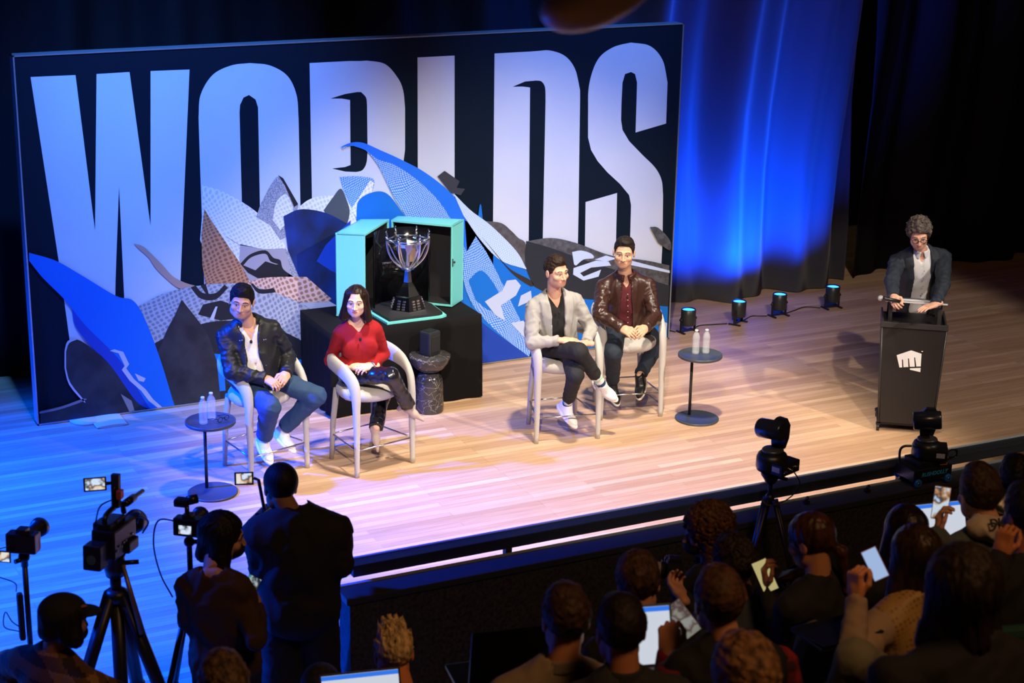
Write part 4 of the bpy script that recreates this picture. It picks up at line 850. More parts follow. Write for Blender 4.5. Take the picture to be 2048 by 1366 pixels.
# local frame: front = -y, viewer's right = +x
w0, w1, dp = .222, .262, .20
b = MB(); vv = [(-w0, -dp, .085), (w0, -dp, .085), (w0, dp, .085), (-w0, dp, .085), (-w1, -dp, .93), (w1, -dp, .93), (w1, dp, .94), (-w1, dp, .94)]
b.add(vv, [(0, 3, 2, 1), (0, 1, 5, 4), (1, 2, 6, 5), (2, 3, 7, 6), (3, 0, 4, 7), (4, 5, 6, 7)]); b.build('cabinet', LB, lec, world=False)
b = MB(); b.box((0, -dp, .945), (w1 + .012, .014, .022), bev=.003)
for s in (-1, 1): b.tube([(s * w0, -dp - .001, .085), (s * w1, -dp - .001, .93)], .009, 4); b.prism([(s * w1, -dp, .93), (s * w1, dp, .94), (s * w1, dp, .975), (s * w1, -dp, .965)], (s * -.014, 0, 0))
b.build('edge_trim', LBE, lec, world=False)
for s in (-1, 1):
    for (yy, zz) in ((-.12, 1.035), (.13, 1.0)): MB().box((s * .20, yy, zz), (.016, .012, .088)).build('top_bracket', LBE, lec, world=False)
MB().add([(-.25, -.19, 1.135), (.25, -.19, 1.135), (.25, .20, 1.055), (-.25, .20, 1.055), (-.25, -.19, 1.151), (.25, -.19, 1.151), (.25, .20, 1.071), (-.25, .20, 1.071)], [(0, 3, 2, 1), (0, 1, 5, 4), (1, 2, 6, 5), (2, 3, 7, 6), (3, 0, 4, 7), (4, 5, 6, 7)]).build('reading_top', mat('lectern_top', (.10, .10, .11), .3), lec, world=False)
MB().box((0, -.193, 1.144), (.25, .004, .006)).build('top_edge_strip', mat('pale_edge', (.55, .55, .57), .4), lec, world=False)
MB().box((0, 0, .070), (.235, .17, .014)).build('base_board', LB, lec, world=False)
for sx in (-1, 1):
    for sy in (-1, 1):
        c = MB(); c.cyl((sx * .225 - .011, sy * .175, .029), (sx * .225 + .011, sy * .175, .029), .028, n=18).box((sx * .225, sy * .175, .062), (.018, .02, .007)); c.build('caster', BLACK, lec, world=False)
def fpt(px, py):   # pixel -> lectern front plane (local)
    r = ray(px, py); f0 = lc + ft * (dp + .003); tt = ((f0 - CAM) @ ft) / (r @ ft); p = CAM + r * tt - V(lc[0], lc[1], 0); q = rotz(-R(la)) @ p; return V(q[0], -dp - .0035, q[2])
EMB = mat('emblem_white', (.80, .80, .78), .5); zx = lambda x, y: (1740 + x / 4.556, 600 + y / 4.553)
fist = [(243, 502), (375, 458), (470, 490), (462, 605), (422, 606), (411, 523), (402, 523), (408, 607), (362, 608), (355, 532), (346, 532), (350, 610), (305, 612), (300, 542), (291, 542), (293, 613), (268, 614)]; thumb_ = [(364, 622), (462, 618), (458, 656), (364, 635)]
b = MB()
for pl_ in (fist, thumb_, [(468, 465), (484, 465), (483, 472), (469, 472)]):
    pts = [fpt(*zx(*p)) for p in pl_]; bm = bmesh.new(); f = bm.faces.new([bm.verts.new(p) for p in pts]); f.normal_update(); bmesh.ops.triangulate(bm, faces=[f], ngon_method='EAR_CLIP'); bm.verts.index_update(); b.add([tuple(v.co) for v in bm.verts], [[v.index for v in f.verts] for f in bm.faces]); bm.free()
o = b.build('fist_emblem', EMB, lec, world=False, merge=False)
bm = bmesh.new(); bm.from_mesh(o.data)
for f in bm.faces:
    if f.normal.y > 0: f.normal_flip()
bm.to_mesh(o.data); bm.free()
# ------------------------------------------------------------------ uplights and their cables
UPL = mat('lamp_black', (.03, .03, .032), .35, .2)
def make_uplight():
    t = thing('floor_spotlight', '', 'spotlight')
    MB().lathe([(0, .075), (.066, .075), (.072, .085), (.074, .235), (.068, .240), (.064, .228), (0, .226)], n=30).build('housing', UPL, t)
    MB().lathe([(0, .2285), (.060, .2285)], n=24).build('lens', mat('blue_lens', (.02, .05, .2), .3, emit=(.02, .18, 1), estr=6), t)
    for s in (-1, 1):
        b = MB(); b.box((s * .084, 0, .085), (.004, .013, .075)).box((s * .084, 0, .008), (.012, .065, .007), bev=.002).cyl((s * .073, 0, .135), (s * .10, 0, .135), .012); b.build('bracket', BLACKM, t)
    MB().box((0, 0, .022), (.084, .012, .004)).build('cross_bar', BLACKM, t); return t
u0 = make_uplight(); labs = ['leftmost of the four black floor spotlights, right beside the printed panel', 'second black floor spotlight from the panel, turned a little on its bracket', 'third black floor spotlight from the panel, blue light at its top', 'rightmost of the four black floor spotlights, furthest from the panel']
UP = []
for i, ((px, py), rz) in enumerate((((1375, 664), 5), ((1476, 647), 32), ((1557, 632), 2), ((1663, 616), -2))):
    o = u0 if i == 0 else copy_tree(u0); p = atz(px, py, 0); UP.append(p); o.location = (p[0], p[1], 0); o.rotation_euler = (0, 0, R(rz)); o['label'] = labs[i]; o['group'] = 'floor spotlights lighting the curtain'
    lp = light('uplight_beam', 'SPOT', (p[0], p[1], .26), (p[0] + (.0, .1, .05, -.35)[i], 14.95, 1.05 + .08 * i), (260, 900, 900, 330)[i], (.0, .075, 1.0), .05, 112, .85)
def cable(pts, name, lab, m=None, r=.006):
    o = MB().tube(smooth_path(pts, 8), r, 7).build(name, m or BLACK); tagp(o, lab, 'cable'); return origin_to_base(o)
cable([(UP[0][0] + .1, UP[0][1] + .05, .007), (UP[0][0] + .22, UP[0][1] + .12, .007), (UP[0][0] + .35, UP[0][1] + .10, .007), (UP[1][0] - .12, UP[1][1] + .02, .007)], 'cable', 'black cable on the floor between the two leftmost spotlights')
cable([(UP[1][0] + .1, UP[1][1] + .05, .007), (UP[1][0] + .25, UP[1][1] + .14, .007), (UP[2][0] - .2, UP[2][1] + .06, .007), (UP[2][0] - .12, UP[2][1] + .03, .007)], 'cable', 'black cable on the floor between the second and third spotlights')
cable([(UP[2][0] + .1, UP[2][1] + .03, .007), (UP[2][0] + .25, UP[2][1] + .08, .007), (UP[3][0] - .25, UP[3][1] + .12, .007), (UP[3][0] - .12, UP[3][1] + .03, .007)], 'cable', 'black cable on the floor between the two rightmost spotlights')
cable([(UP[0][0] - .12, UP[0][1] + .03, .007), (UP[0][0] - .2, UP[0][1] + .16, .007), (UP[0][0] - .32, UP[0][1] + .05, .007), (UP[0][0] - .32, UP[0][1] + .3, .007)], 'cable', 'black cable curling on the floor between the printed panel and the leftmost spotlight')
# ------------------------------------------------------------------ the people on stage
SKY = .017
def stage_hip(c, a, back=.03, side=0, z=.765): f = facing(a); lf = V(-f[1], f[0], 0); return V(c[0], c[1], z) - f * back + lf * side
WHT_T = cloth('white_tee', (.78, .74, .70)); DENIM = cloth('blue_denim', (.020, .055, .13), .8, .3, 140)
# man in black jacket
hip = stage_hip((4.02, 12.36), 16.6, .02, -.05); nk = atz(496, 644, 1.235); f = nrm(atz(556, 767, .80) - atz(531, 758, .82))
wR, wL = atz(532, 757, .835), atz(573, 748, .845); cl = atz(556, 772, .80)
t, J = person('man seated in a black jacket over a white shirt, blue jeans and white sneakers', hip, nk, -8, headat(483, 603, nk, -20) , -22, 5, -8, sh=.19,
    arms=[dict(w=wR, epx=(455, 738), hd=cl - wR, pn=V(.2, .2, -1), ts=-1, curl=(30, 45, 30)), dict(w=wL, epx=(572, 705), hd=cl - wL, pn=V(-.5, .3, -.8), ts=1, curl=(30, 40, 25))],
    legs=[dict(a=atz(528, 876, .30), kpx=(533, 790), toe=facing(8) + V(0, 0, -.65), up=V(0, .3, 1)), dict(a=atz(566, 858, .31), kpx=(622, 782), toe=facing(22) + V(0, 0, -.45), up=V(0, .3, 1))],
    skin=(.62, .34, .21), hair=dict(k='short', vol=.009, top=.008, hl=.062, amp=.003), hair_c=(.010, .008, .008), stubble=(.54, .30, .19), belly=.055, chest=1.08, shirt=dict(mat=WHT_T, infl=.006), neckcut=(.062, .12), hw=1.12, jaw=1.12, hscale=1.02, head_h=.0028,
    jacket=dict(mat=cloth('black_jacket', (.012, .013, .016), .5, .25, 60), open=[(-.1, .06, .02), (.12, .085, .02), (.25, .045, .01), (.42, .055), (.5, .09)], infl=.020, r=(.075, .064, .050), hem=-.04, stand=.022, gap=.052, amp=.010, famp=.008), trousers=dict(mat=DENIM, r=(.096, .075, .070, .062), amp=.006), shoes=dict(mat=[mat('white_leather', (.78, .77, .74), .45), mat('white_sole', (.80, .80, .78), .6)]), seed=11, neck_r=.060, body_h=.013)
lav(t, J['W'](.01, .125, J['T'] - .10))
b = MB()
for s, u in ((-.075, .40), (-.09, .40), (.075, .43), (.09, .43), (.055, .35), (-.07, .20), (.085, .13)): b.ball(J['W'](s * 1.1, .155 if u > .3 else .20, u), .005, n=8)
b.build('snaps', STEEL, t)
# woman in red
hip = stage_hip((4.83, 12.15), 12.7, .03, -.05, .755); nk = atz(715, 642, 1.19); wR, wL = atz(706, 733, .845), atz(744, 732, .845); cl = atz(727, 735, .85); kR = atz(781, 757, .80)
t, J = person('woman seated in a red sweater and black leather trousers with pale ankle boots', hip, nk, -14, headat(712, 602, nk, -25, .045), -27, 2, -2, sh=.152,
    arms=[dict(w=wR, epx=(658, 710), l1=.265, l2=.24, hd=cl - wR + V(.05, -.02, 0), pn=V(.1, .4, -1), ts=-1, curl=(20, 35, 25)), dict(w=wL, epx=(767, 706), l1=.265, l2=.24, hd=cl - wL, pn=V(-.2, .4, -1), ts=1, curl=(25, 40, 30))],
    legs=[dict(a=atz(817, 812, .50), kpx=(781, 752), toe=V(.75, -.35, -.45), l1=.42, l2=.38, cuff=.99), dict(a=atz(752, 855, .30), kpx=(765, 782), toe=V(.0, -.6, -.75), up=V(0, -.3, 1), l1=.42, l2=.38, cuff=1.0)],
    skin=(.74, .46, .34), hair=dict(k='long', vol=.010, len=.135, fw=.054, hl=.080, amp=.0025, rough=.32), hair_c=(.028, .014, .010), brow_c=(.05, .03, .02), lip_c=(.42, .10, .09), chest=.78, waist=.76, bust=.45, hw=1.02, jaw=.88, neck_r=.044, hscale=.97,
    shirt=dict(mat=cloth('red_sweater', (.32, .004, .008), .85, .35, 160), infl=.006, sleeves=True, r=(.050, .043, .033), hem=.02, amp=.003, famp=.003, name='sweater'), neckcut=(.068, .075), trousers=dict(mat=mat('black_leather', (.010, .010, .012), .22, bump=.35, bscale=22, spec=.7), r=(.082, .062, .055, .055), amp=.007), shoes=dict(mat=mat('taupe_leather', (.50, .40, .34), .4), style='boot', name='ankle_boot'), seed=21, body_h=.012)
lav(t, J['W'](0, .115, J['T'] - .10)); wv = J['A'][1][2]; hd = nrm(cl - wL)
b = MB(); b.tube([wv + np.cross(hd, nrm(np.cross(hd, V(0, 0, 1)) * math.cos(a) + V(0, 0, 1) * math.sin(a))) * .033 for a in np.linspace(0, 6.28, 16, endpoint=False)], .007, 6, closed=True); b.build('bracelet', STEEL, t)
b = MB()
for s in (-1, 1): b.ball(J['hc'] + J['HF'] @ V(s * .076, .0, -.045), .006, n=8).ball(J['hc'] + J['HF'] @ V(s * .077, .0, -.065), .005, n=8)
b.build('earrings', STEEL, t)
# man in grey blazer
hip = stage_hip((6.54, 12.145), -11, .03, -.04, .765); nk = atz(1109, 588, 1.215); wR, wL = atz(1126, 681, .865), atz(1172, 688, .84); cl = atz(1156, 684, .85)
t, J = person('man seated in a light grey blazer and black shirt with crossed legs and white sneakers', hip, nk, -12, headat(1113, 543, nk, -8, .045), 10, 2, 3, sh=.185,
    arms=[dict(w=wR, epx=(1060, 682), hd=cl - wR, pn=V(0, .5, -1), ts=-1, curl=(12, 18, 12), hh=.0036), dict(w=wL, epx=(1183, 660), hd=cl - wL + V(0, 0, -.02), pn=V(-.3, .6, -.6), ts=1, curl=(35, 45, 25))],
    legs=[dict(a=atz(1203, 768, .48), kpx=(1152, 697), toe=V(.60, -.45, -.55), cuff=.74), dict(a=atz(1134, 808, .28), kpx=(1152, 745), toe=V(.25, -.75, -.55), up=V(0, .1, 1), cuff=.82)],
    skin=(.70, .40, .27), hair=dict(k='short', vol=.007, top=.008, hl=.070, amp=.003, px=.0), hair_c=(.035, .018, .011), stubble=(.55, .32, .22), hw=1.08, hscale=1.02, shirt=dict(mat=cloth('black_vneck', (.010, .010, .011)), infl=.006), neckcut=(.055, .10),
    jacket=dict(name='blazer', mat=cloth('grey_blazer', (.36, .35, .335), .85, .12, 160), open=[(-.1, .10, .0), (.08, .055, .01), (.2, .05, .01), (.35, .06), (.44, .065), (.5, .075)], infl=.018, lapel=.075, r=(.070, .060, .047), hem=-.10, hemf=1.2, amp=.009, famp=.006, upto=.86), trousers=dict(mat=cloth('black_trousers', (.012, .012, .014), .8), r=(.090, .068, .058, .052), amp=.005), shoes=dict(mat=[mat('white_canvas', (.80, .79, .77), .6), mat('white_sole', (.80, .80, .78), .6)]), seed=31, body_h=.013)
lav(t, J['W'](.0, .13, J['T'] - .105), .009)
def sock(t, J, i):
    h0, kn, an, l, sg = J['L'][i]; d = nrm(kn - an); a = an + d * .0; e = an + d * .13; q = nrm(np.cross(d, [1, .2, 0])); q2 = np.cross(d, q); n, k = 24, 12; vs = []; mi = []
    for j in range(k + 1):
        for m_ in range(n): th = 2 * math.pi * m_ / n; vs.append(a + (e - a) * j / k + (q * math.cos(th) + q2 * math.sin(th)) * (.040 + .004 * j / k))
    b = MB()
    for j in range(k):
        for m_ in range(n):
            di = abs(((m_ % 8) - 3.5)) / 4 + abs((j % 8) - 3.5) / 4; b2 = (m_ // 8 + j // 8) % 3; b.f.append((j * n + m_, j * n + (m_ + 1) % n, (j + 1) * n + (m_ + 1) % n, (j + 1) * n + m_)); b.m.append(0 if j < 3 else (1 + b2 if di < .95 else (3 if (j // 2) % 2 else 2))); b.sm.append(True)
    b.v = [tuple(v) for v in vs]; b.build('sock', [cloth('sock_navy', (.02, .05, .12)), cloth('sock_teal', (.03, .35, .45)), cloth('sock_white', (.75, .78, .70)), cloth('sock_mint', (.35, .55, .42))], t, label='argyle sock')
sock(t, J, 0); sock(t, J, 1)
b = MB(); c_ = J['A'][0]; e_, w_ = c_[1], c_[2]; q = e_ + (w_ - e_) * .78
for k in range(3): b.ball(e_ + (w_ - e_) * (.70 + .05 * k) + V(0, -.02, -.046), .006, n=8)
b.build('cuff_buttons', BLACK, t)
# man in leather jacket
LEA = mat('brown_leather', (.040, .016, .012), .34, bump=.5, bscale=26, spec=.6, coat=.1)
hip = stage_hip((7.31, 12.41), -14.5, .03, -.0, .765); nk = atz(1251, 552, 1.215); wR, wL = atz(1246, 657, .86), atz(1290, 656, .86); cl = atz(1273, 673, .83)
t, J = person('man seated in a brown leather jacket over a dark red buttoned shirt', hip, nk, -24, headat(1248, 505, nk, -28), -32, 3, -3, sh=.195,
    arms=[dict(w=wR, epx=(1193, 628), hd=cl - wR, pn=V(.4, .5, -.6), ts=-1, curl=(22, 35, 25)), dict(w=wL, epx=(1304, 622), hd=cl - wL, pn=V(-.4, .5, -.6), ts=1, curl=(22, 35, 25))],
    legs=[dict(a=atz(1225, 764, .29), kpx=(1228, 688), toe=facing(-8) + V(0, 0, -.6), up=V(0, .3, 1)), dict(a=atz(1279, 752, .31), kpx=(1313, 690), toe=facing(-38) + V(0, 0, -.6), up=V(0, .3, 1))],
    skin=(.62, .36, .23), hair=dict(k='short', vol=.006, top=.002, hl=.078, amp=.0025), hair_c=(.022, .015, .012), hw=1.06, hscale=1.04, shirt=dict(mat=cloth('maroon_shirt', (.085, .008, .014)), infl=.007), neckcut=(.058, .08), collar=cloth('maroon_shirt', (.085, .008, .014)),
    jacket=dict(name='leather_jacket', mat=LEA, open=[(-.1, .06, .02), (.1, .065, .02), (.2, .055, .01), (.4, .040), (.5, .05)], infl=.020, r=(.075, .064, .050), hem=.0, stand=.022, amp=.010, famp=.006, fs=.14), trousers=dict(mat=cloth('dark_denim', (.012, .020, .035), .8, .3, 140), r=(.092, .072, .064, .056), amp=.005), shoes=dict(mat=[mat('black_sneaker', (.012, .012, .012), .35), mat('cream_sole', (.72, .68, .60), .6)]), seed=41, body_h=.013)
lav(t, J['W'](.0, .135, J['T'] - .13), .009); b = MB()
for k in range(6): b.ball(J['W'](-.004, .138 + .012 * math.sin(k * .6) * .5, J['T'] - .10 - .055 * k), .0042, n=8)
b.build('shirt_buttons', mat('pale_button', (.6, .5, .45), .4), t)
# speaker at the lectern
sp0 = LP - ft * .72; hip = V(sp0[0], sp0[1], .94) + V(.06, 0, 0); nk = atz(1842, 503, 1.455); wR, wL = atz(1787, 594, 1.21), atz(1871, 609, 1.175)
t, J = person('man standing at the lectern in a dark navy blazer, white shirt and glasses, looking down', hip, nk, -26, headat(1838, 468, nk, -28, .09), -34, 22, 4, sh=.205,
    arms=[dict(w=wR, epx=(1775, 566), hd=V(-.35, -.75, -.25), pn=V(.6, -.2, -.6), ts=-1, curl=(38, 50, 35)), dict(w=wL, epx=(1910, 574), hd=atz(1840, 619, 1.15) - wL, pn=V(0, 0, -1), ts=1, curl=(8, 12, 8))],
    legs=[dict(a=V(hip[0] - .07, hip[1] - .04, .09), k=V(hip[0] - .08, hip[1] - .03, .50), toe=facing(-30), up=V(0, 0, 1)), dict(a=V(hip[0] + .12, hip[1] + .04, .09), k=V(hip[0] + .10, hip[1] + .02, .50), toe=facing(-20), up=V(0, 0, 1))],
    skin=(.68, .38, .27), hair=dict(k='curly', vol=.026, top=.022, hl=.072, amp=.008, ns=.03, str=(1, 1, 1), rough=.6), hair_c=(.13, .105, .09), shirt=dict(mat=cloth('white_shirt', (.72, .72, .76), .8, .2, 40), infl=.008), neckcut=(.050, .07), collar=cloth('white_shirt', (.72, .72, .76), .8, .2, 40),
    jacket=dict(name='blazer', mat=cloth('navy_blazer', (.016, .022, .036), .75, .15, 160), open=[(-.2, .09, .01), (.1, .085, .01), (.3, .075), (.44, .070), (.5, .075)], infl=.020, lapel=.07, r=(.074, .062, .048), hem=-.22, amp=.010, famp=.007), trousers=dict(mat=cloth('black_trousers', (.012, .012, .014), .8), r=(.090, .068, .060, .056)), shoes=dict(mat=[BLACK, BLACK]), seed=51, body_h=.013)
glasses(t, J, mat('tortoise_frame', (.02, .012, .008), .25))
b = MB()
for k in range(5): b.ball(J['W'](-.004, .140, J['T'] - .10 - .085 * k), .0045, n=8)
b.build('shirt_buttons', mat('grey_button', (.3, .3, .33), .4), t)
m0, m1 = atz(1761, 596, 1.22), atz(1796, 602, 1.205); dm = nrm(m1 - m0); mic = thing('handheld_microphone', 'black handheld microphone with a silver ball head held by the man at the lectern', 'microphone', m1)
MB().tube([m0 + dm * .018, m0 + dm * .05, m1 + dm * .02], [.021, .017, .013], 14).build('handle', BLACK, mic); MB().ball(m0, .0245).build('grille', mat('mic_grille', (.5, .5, .5), .35, .9, bump=.6, bscale=900), mic)
pp = thing('paper_sheet', 'white sheet of paper on top of the lectern under the left hand', 'paper', (lc[0], lc[1], 1.14)); 
zt_ = lambda y: 1.1515 - (y + .19) / .39 * .080 + .001
pts = [(-.16, -.17), (.13, -.17), (.13, .03), (-.16, .03)]; Rl = rotz(R(la)); MB().prism([V(lc[0], lc[1], 0) + Rl @ V(x, y, zt_(y)) for x, y in pts], (0, 0, .0012)).build('sheet', mat('paper_white', (.8, .8, .8), .7), pp)
# ------------------------------------------------------------------ camera gear
def screen_mat(name, cols, s=1.2, sc=30):
    m = bpy.data.materials.new(name); m.use_nodes = True; nt = m.node_tree; b = nt.nodes['Principled BSDF']; tc = nt.nodes.new('ShaderNodeTexCoord'); n = nt.nodes.new('ShaderNodeTexNoise'); n.inputs['Scale'].default_value = sc
    cr = nt.nodes.new('ShaderNodeValToRGB'); nt.links.new(tc.outputs['Object'], n.inputs[0]); nt.links.new(n.outputs[0], cr.inputs[0]); cr.color_ramp.interpolation = 'LINEAR'
    els = cr.color_ramp.elements
    for i, c in enumerate(cols):
        p = .32 + .36 * i / len(cols); e = els[i] if i < 2 else els.new(p); e.position = p if i else 0; e.color = (*c, 1)
    nt.links.new(cr.outputs[0], b.inputs['Emission Color']); b.inputs['Emission Strength'].default_value = s; b.inputs['Base Color'].default_value = (0, 0, 0, 1); return m
SCRN = screen_mat('viewfinder_picture', [(.15, .3, .8), (.7, .8, .95), (.03, .04, .06), (.75, .5, .3), (.8, .75, .7)], 1.0, 16)
WSCR = mat('laptop_page', (0, 0, 0), emit=(.78, .84, .95), estr=.75); BSCR = mat('laptop_page_blue', (0, 0, 0), emit=(.03, .2, .9), estr=.9)
def axes(fwd, up=(0, 0, 1)):
    f = nrm(fwd); r = nrm(np.cross(f, up)); u = np.cross(r, f); return np.stack([r, f, u], 1)     # columns right, forward, up
def tripod(t, top, z0, az, spread, col=.35, r=.014, split=1):
    top = np.array(top, float); MB().tube([top, top - V(0, 0, col)], r * 1.1, 12).lathe([(0, -.03), (r * 2.2, -.03), (r * 2.4, .01), (r * 1.4, .03), (0, .03)], top - V(0, 0, col)).build('centre_column', BLACKM, t)
    for a in az:
        e = V(top[0] + spread * math.cos(R(a)), top[1] + spread * math.sin(R(a)), z0 + .012); s0 = top - V(0, 0, col) + V(math.cos(R(a)), math.sin(R(a)), 0) * .035; m = s0 + (e - s0) * .5; b = MB()
        side = V(-math.sin(R(a)), math.cos(R(a)), 0) * (.012 if split == 2 else 0)
        b.tube([s0 + side, m + side * .5], r * 1.15, 8)
        if split == 2: b.tube([s0 - side, m - side * .5], r * 1.15, 8)
        b.tube([m, e], r * .8, 8).ball(m, r * 1.7, n=10).ball(e, r * 1.3, n=8); b.build('leg', BLACKM, t)
def ptz(t, base, aim, parent=True):
    """robotic camera: base block, turning neck, side arm and barrel; aim = horizontal direction of the lens"""
    A = axes((aim[0], aim[1], 0)); w = lambda r, f, u: base + A @ V(r, f, u)
    b = MB(); b.lathe([(0, 0), (.088, 0), (.094, .02), (.092, .075), (.082, .098), (.066, .108), (0, .108)], base, 30); b.build('base', BLACK, t)
    b = MB(); b.box(w(.01, -.085, .038), (.085, .045, .036), A, bev=.006); bx = b.build('connector_box', BLACK, t)
    q = MB(); rs = random.Random(4)
    for i in range(12): q.cyl(w(-.055 + .012 * i, -.129, .02 + .032 * rs.random()), w(-.055 + .012 * i, -.134, .02 + .032 * rs.random()), .0045, n=8)
    q.build('sockets', STEEL, bx); MB().box(w(-.077, -.085, .040), (.0012, .026, .015), A).build('rating_label', mat('pale_label', (.45, .5, .65), .5), bx)
    MB().lathe([(.062, .108), (.064, .122), (.058, .128), (0, .128)], base, 30).build('turning_ring', mat('satin_ring', (.10, .10, .11), .3, .6), t)
    b = MB(); b.prism([w(.045, f, u) for f, u in ((-.035, .12), (.045, .12), (.055, .20), (.052, .27), (.02, .305), (-.035, .305), (-.058, .27), (-.055, .19))], A[:, 0] * .032); b.build('side_arm', BLACK, t)
    d = nrm(A[:, 1] * 1 + V(0, 0, -.12)); c = w(-.005, .0, .245); b = MB(); b.tube([c - d * .075, c - d * .068, c + d * .09, c + d * .098], [.052, .058, .058, .054], 26); b.build('barrel', mat('gloss_black', (.012, .013, .02), .22), t); MB().tube([c + d * .098, c + d * .099], .042, 20).build('lens', mat('lens_glass', (.01, .01, .02), .05, spec=.9), t)
# robotic camera on a tripod
tp = aty(1543, 938, 7.86); t = thing('robotic_camera', 'black robotic camera with barrel lens on a tripod, left of the two at the parapet', 'camera', (tp[0], tp[1], 0), 0, 'robotic cameras at the parapet')
ptz(t, tp, (-.32, .95)); tpp = tp - V(0, 0, .085); b = MB(); b.lathe([(0, 0), (.03, 0), (.045, .03), (.06, .05), (.06, .075), (.03, .082), (0, .082)], tpp, 20); b.cyl(tpp + V(.03, -.03, .04), tpp + V(.075, -.06, .03), .011); b.build('pan_head', BLACKM, t)
tripod(t, tpp, 0, (200, 300, 75), .42, .10, .012, 2)
MB().tube(smooth_path([tp + V(.07, -.10, .03), tp + V(.12, -.12, -.07), tp + V(.06, -.10, -.16), tp + V(-.04, -.06, -.20), tp + V(-.07, -.02, -.17)], 6), .004, 6).build('cable', BLACK, t)
# dolly with the second robotic camera
dz = RZ + .034; dc = aty(1829, 938, RY + .02); dc = V(dc[0] - .03, PY0 + .002, PZ + .030); t = thing('camera_dolly', 'black motorised camera dolly with blue wheels standing on top of the parapet', 'camera dolly', (dc[0], dc[1], PZ))
b = MB(); b.box(dc + V(0, 0, .048), (.150, .095, .038), bev=.005).box(dc + V(.01, .0, .105), (.105, .080, .022), bev=.004); b.build('body', BLACK, t)
MB().box(dc + V(-.125, .0, .088), (.006, .055, .003), bev=.001).build('lid_latch', BLACKM, t)
for sx in (-1, 1):
    for sy in (-1, 1):
        c = dc + V(sx * .118, sy * .102, .002); b = MB(); b.lathe([(.006, -.010), (.022, -.010), (.0285, -.004), (.0285, .004), (.022, .010), (.006, .010)], c, 24, rot=np.array([[1, 0, 0], [0, 0, -1], [0, 1, 0]])); wh = b.build('wheel', mat('wheel_blue', (.01, .14, .60), .35), t)
        MB().cyl(c + V(0, -.0115, 0), c + V(0, .0115, 0), .007).build('hub', STEEL, wh)
text_mesh('RUSHDOLLY', .036, dc + V(.01, -.0962, .050), (1, 0, 0), (0, 0, 1), 'dolly_lettering', mat('cyan_print', (.03, .40, .75), .5), t, shear=.25, font_bold=True)
MB().tube(smooth_path([dc + V(-.145, .06, .085), dc + V(-.150, .06, .17), dc + V(-.13, .05, .20), dc + V(-.08, .04, .20)], 6), .008, 8).build('handle', BLACK, t)
t2_ = thing('robotic_camera', 'black robotic camera mounted on top of the blue-wheeled dolly', 'camera', dc + V(.01, 0, .128), 0, 'robotic cameras at the parapet'); ptz(t2_, dc + V(.01, .0, .1275), (-.80, .60))
b = MB(); rs = random.Random(9)
for i in range(6): p0 = dc + V(.07 + .008 * i, -.09, .165 + .004 * i); b.tube(smooth_path([p0, p0 + V(.06, -.01, .03 - .006 * i), p0 + V(.11 - .008 * i, .0, -.01 - .008 * i), p0 + V(.09, .03, -.055), p0 + V(.03, .03, -.06)], 6), .0038, 6)
b.build('cables', BLACK, t2_); MB().tube(smooth_path([dc + V(.03, -.10, .165), dc + V(.07, -.105, .13), dc + V(.10, -.10, .10), dc + V(.05, -.095, .10)], 5), .0035, 6).build('orange_cable', mat('cable_orange', (.7, .18, .02), .5), t2_)
# small clamps on the parapet cap
for (px, py, lab) in ((1613, 998, 'small black clamp on the parapet cap, right of the tripod camera'), (1735, 976, 'small black clamp on the parapet cap just left of the wheeled dolly')):
    c = aty(px, py, PY0 - .02); c[2] = PZ; t = thing('clamp', lab, 'clamp', c); MB().box(c + V(0, 0, .01), (.018, .014, .010), bev=.003).tube([c + V(-.01, 0, .02), c + V(.012, 0, .045)], .009, 8).build('jaw', BLACK, t)

def mirrorless(t, c, d, lens=.12, sz=1.0, screen=None):
    A = axes(d); w = lambda r, f, u: c + A @ (V(r, f, u) * sz); b = MB(); b.box(w(0, 0, 0), np.array((.066, .033, .044)) * sz, A, bev=.008).box(w(0, .0, .052), np.array((.022, .028, .012)) * sz, A, bev=.005).box(w(.052, .02, 0), np.array((.014, .02, .040)) * sz, A, bev=.008); b.build('camera_body', BLACK, t)
    b = MB(); b.tube([w(0, .03, 0), w(0, .03 + lens * .4, 0), w(0, .03 + lens * .42, 0), w(0, .03 + lens, 0), w(0, .03 + lens * 1.02, 0), w(0, .03 + lens * 1.25, 0)], [.031 * sz, .031 * sz, .036 * sz, .036 * sz, .040 * sz, .044 * sz], 20); b.build('lens', BLACK, t)
    if screen is not None:
        p, tx = screen; As = A; o = MB().box(w(*p), np.array((.036, .003, .026)) * sz, As).build('flip_screen', BLACK, t); MB().box(w(p[0], p[1] - .0042, p[2]), np.array((.031, .0008, .021)) * sz, As).build('picture', SCRN, o)
# left mirrorless on a thin tripod
D1 = 8.7; c = atd(46, 1084, D1); t = thing('tripod_camera', 'small stills camera on a thin tripod at the far left, flip screen open', 'camera', (c[0], c[1], 0)); mirrorless(t, c, (.55, .83, -.06), .13, 1.15, ((-.075, -.045, -.055), 0))
tp = c - V(0, 0, .06); MB().ball(tp - V(0, 0, .02), .030, n=12).cyl(tp, tp - V(0, 0, .07), .018).cyl(tp - V(.0, 0, .03), tp - V(.05, .02, .03), .012).build('ball_head', BLACK, t); tripod(t, tp - V(0, 0, .05), 0, (205, 330, 90), .42, .52, .013)
MB().box(tp + V(-.035, 0, -.34), (.016, .02, .13), bev=.014).build('battery_pouch', MATTE, t); MB().tube(smooth_path([c + V(-.07, -.02, 0), c + V(-.16, -.03, -.02), c + V(-.17, -.03, -.12), c + V(-.06, -.02, -.2), c + V(-.05, 0, -.26)], 6), .003, 6).tube(smooth_path([tp + V(-.05, 0, -.42), tp + V(-.12, 0, -.38), tp + V(-.11, 0, -.30), tp + V(-.08, 0, -.36), tp + V(-.04, 0, -.40)], 6), .003, 6).build('cable', BLACK, t)
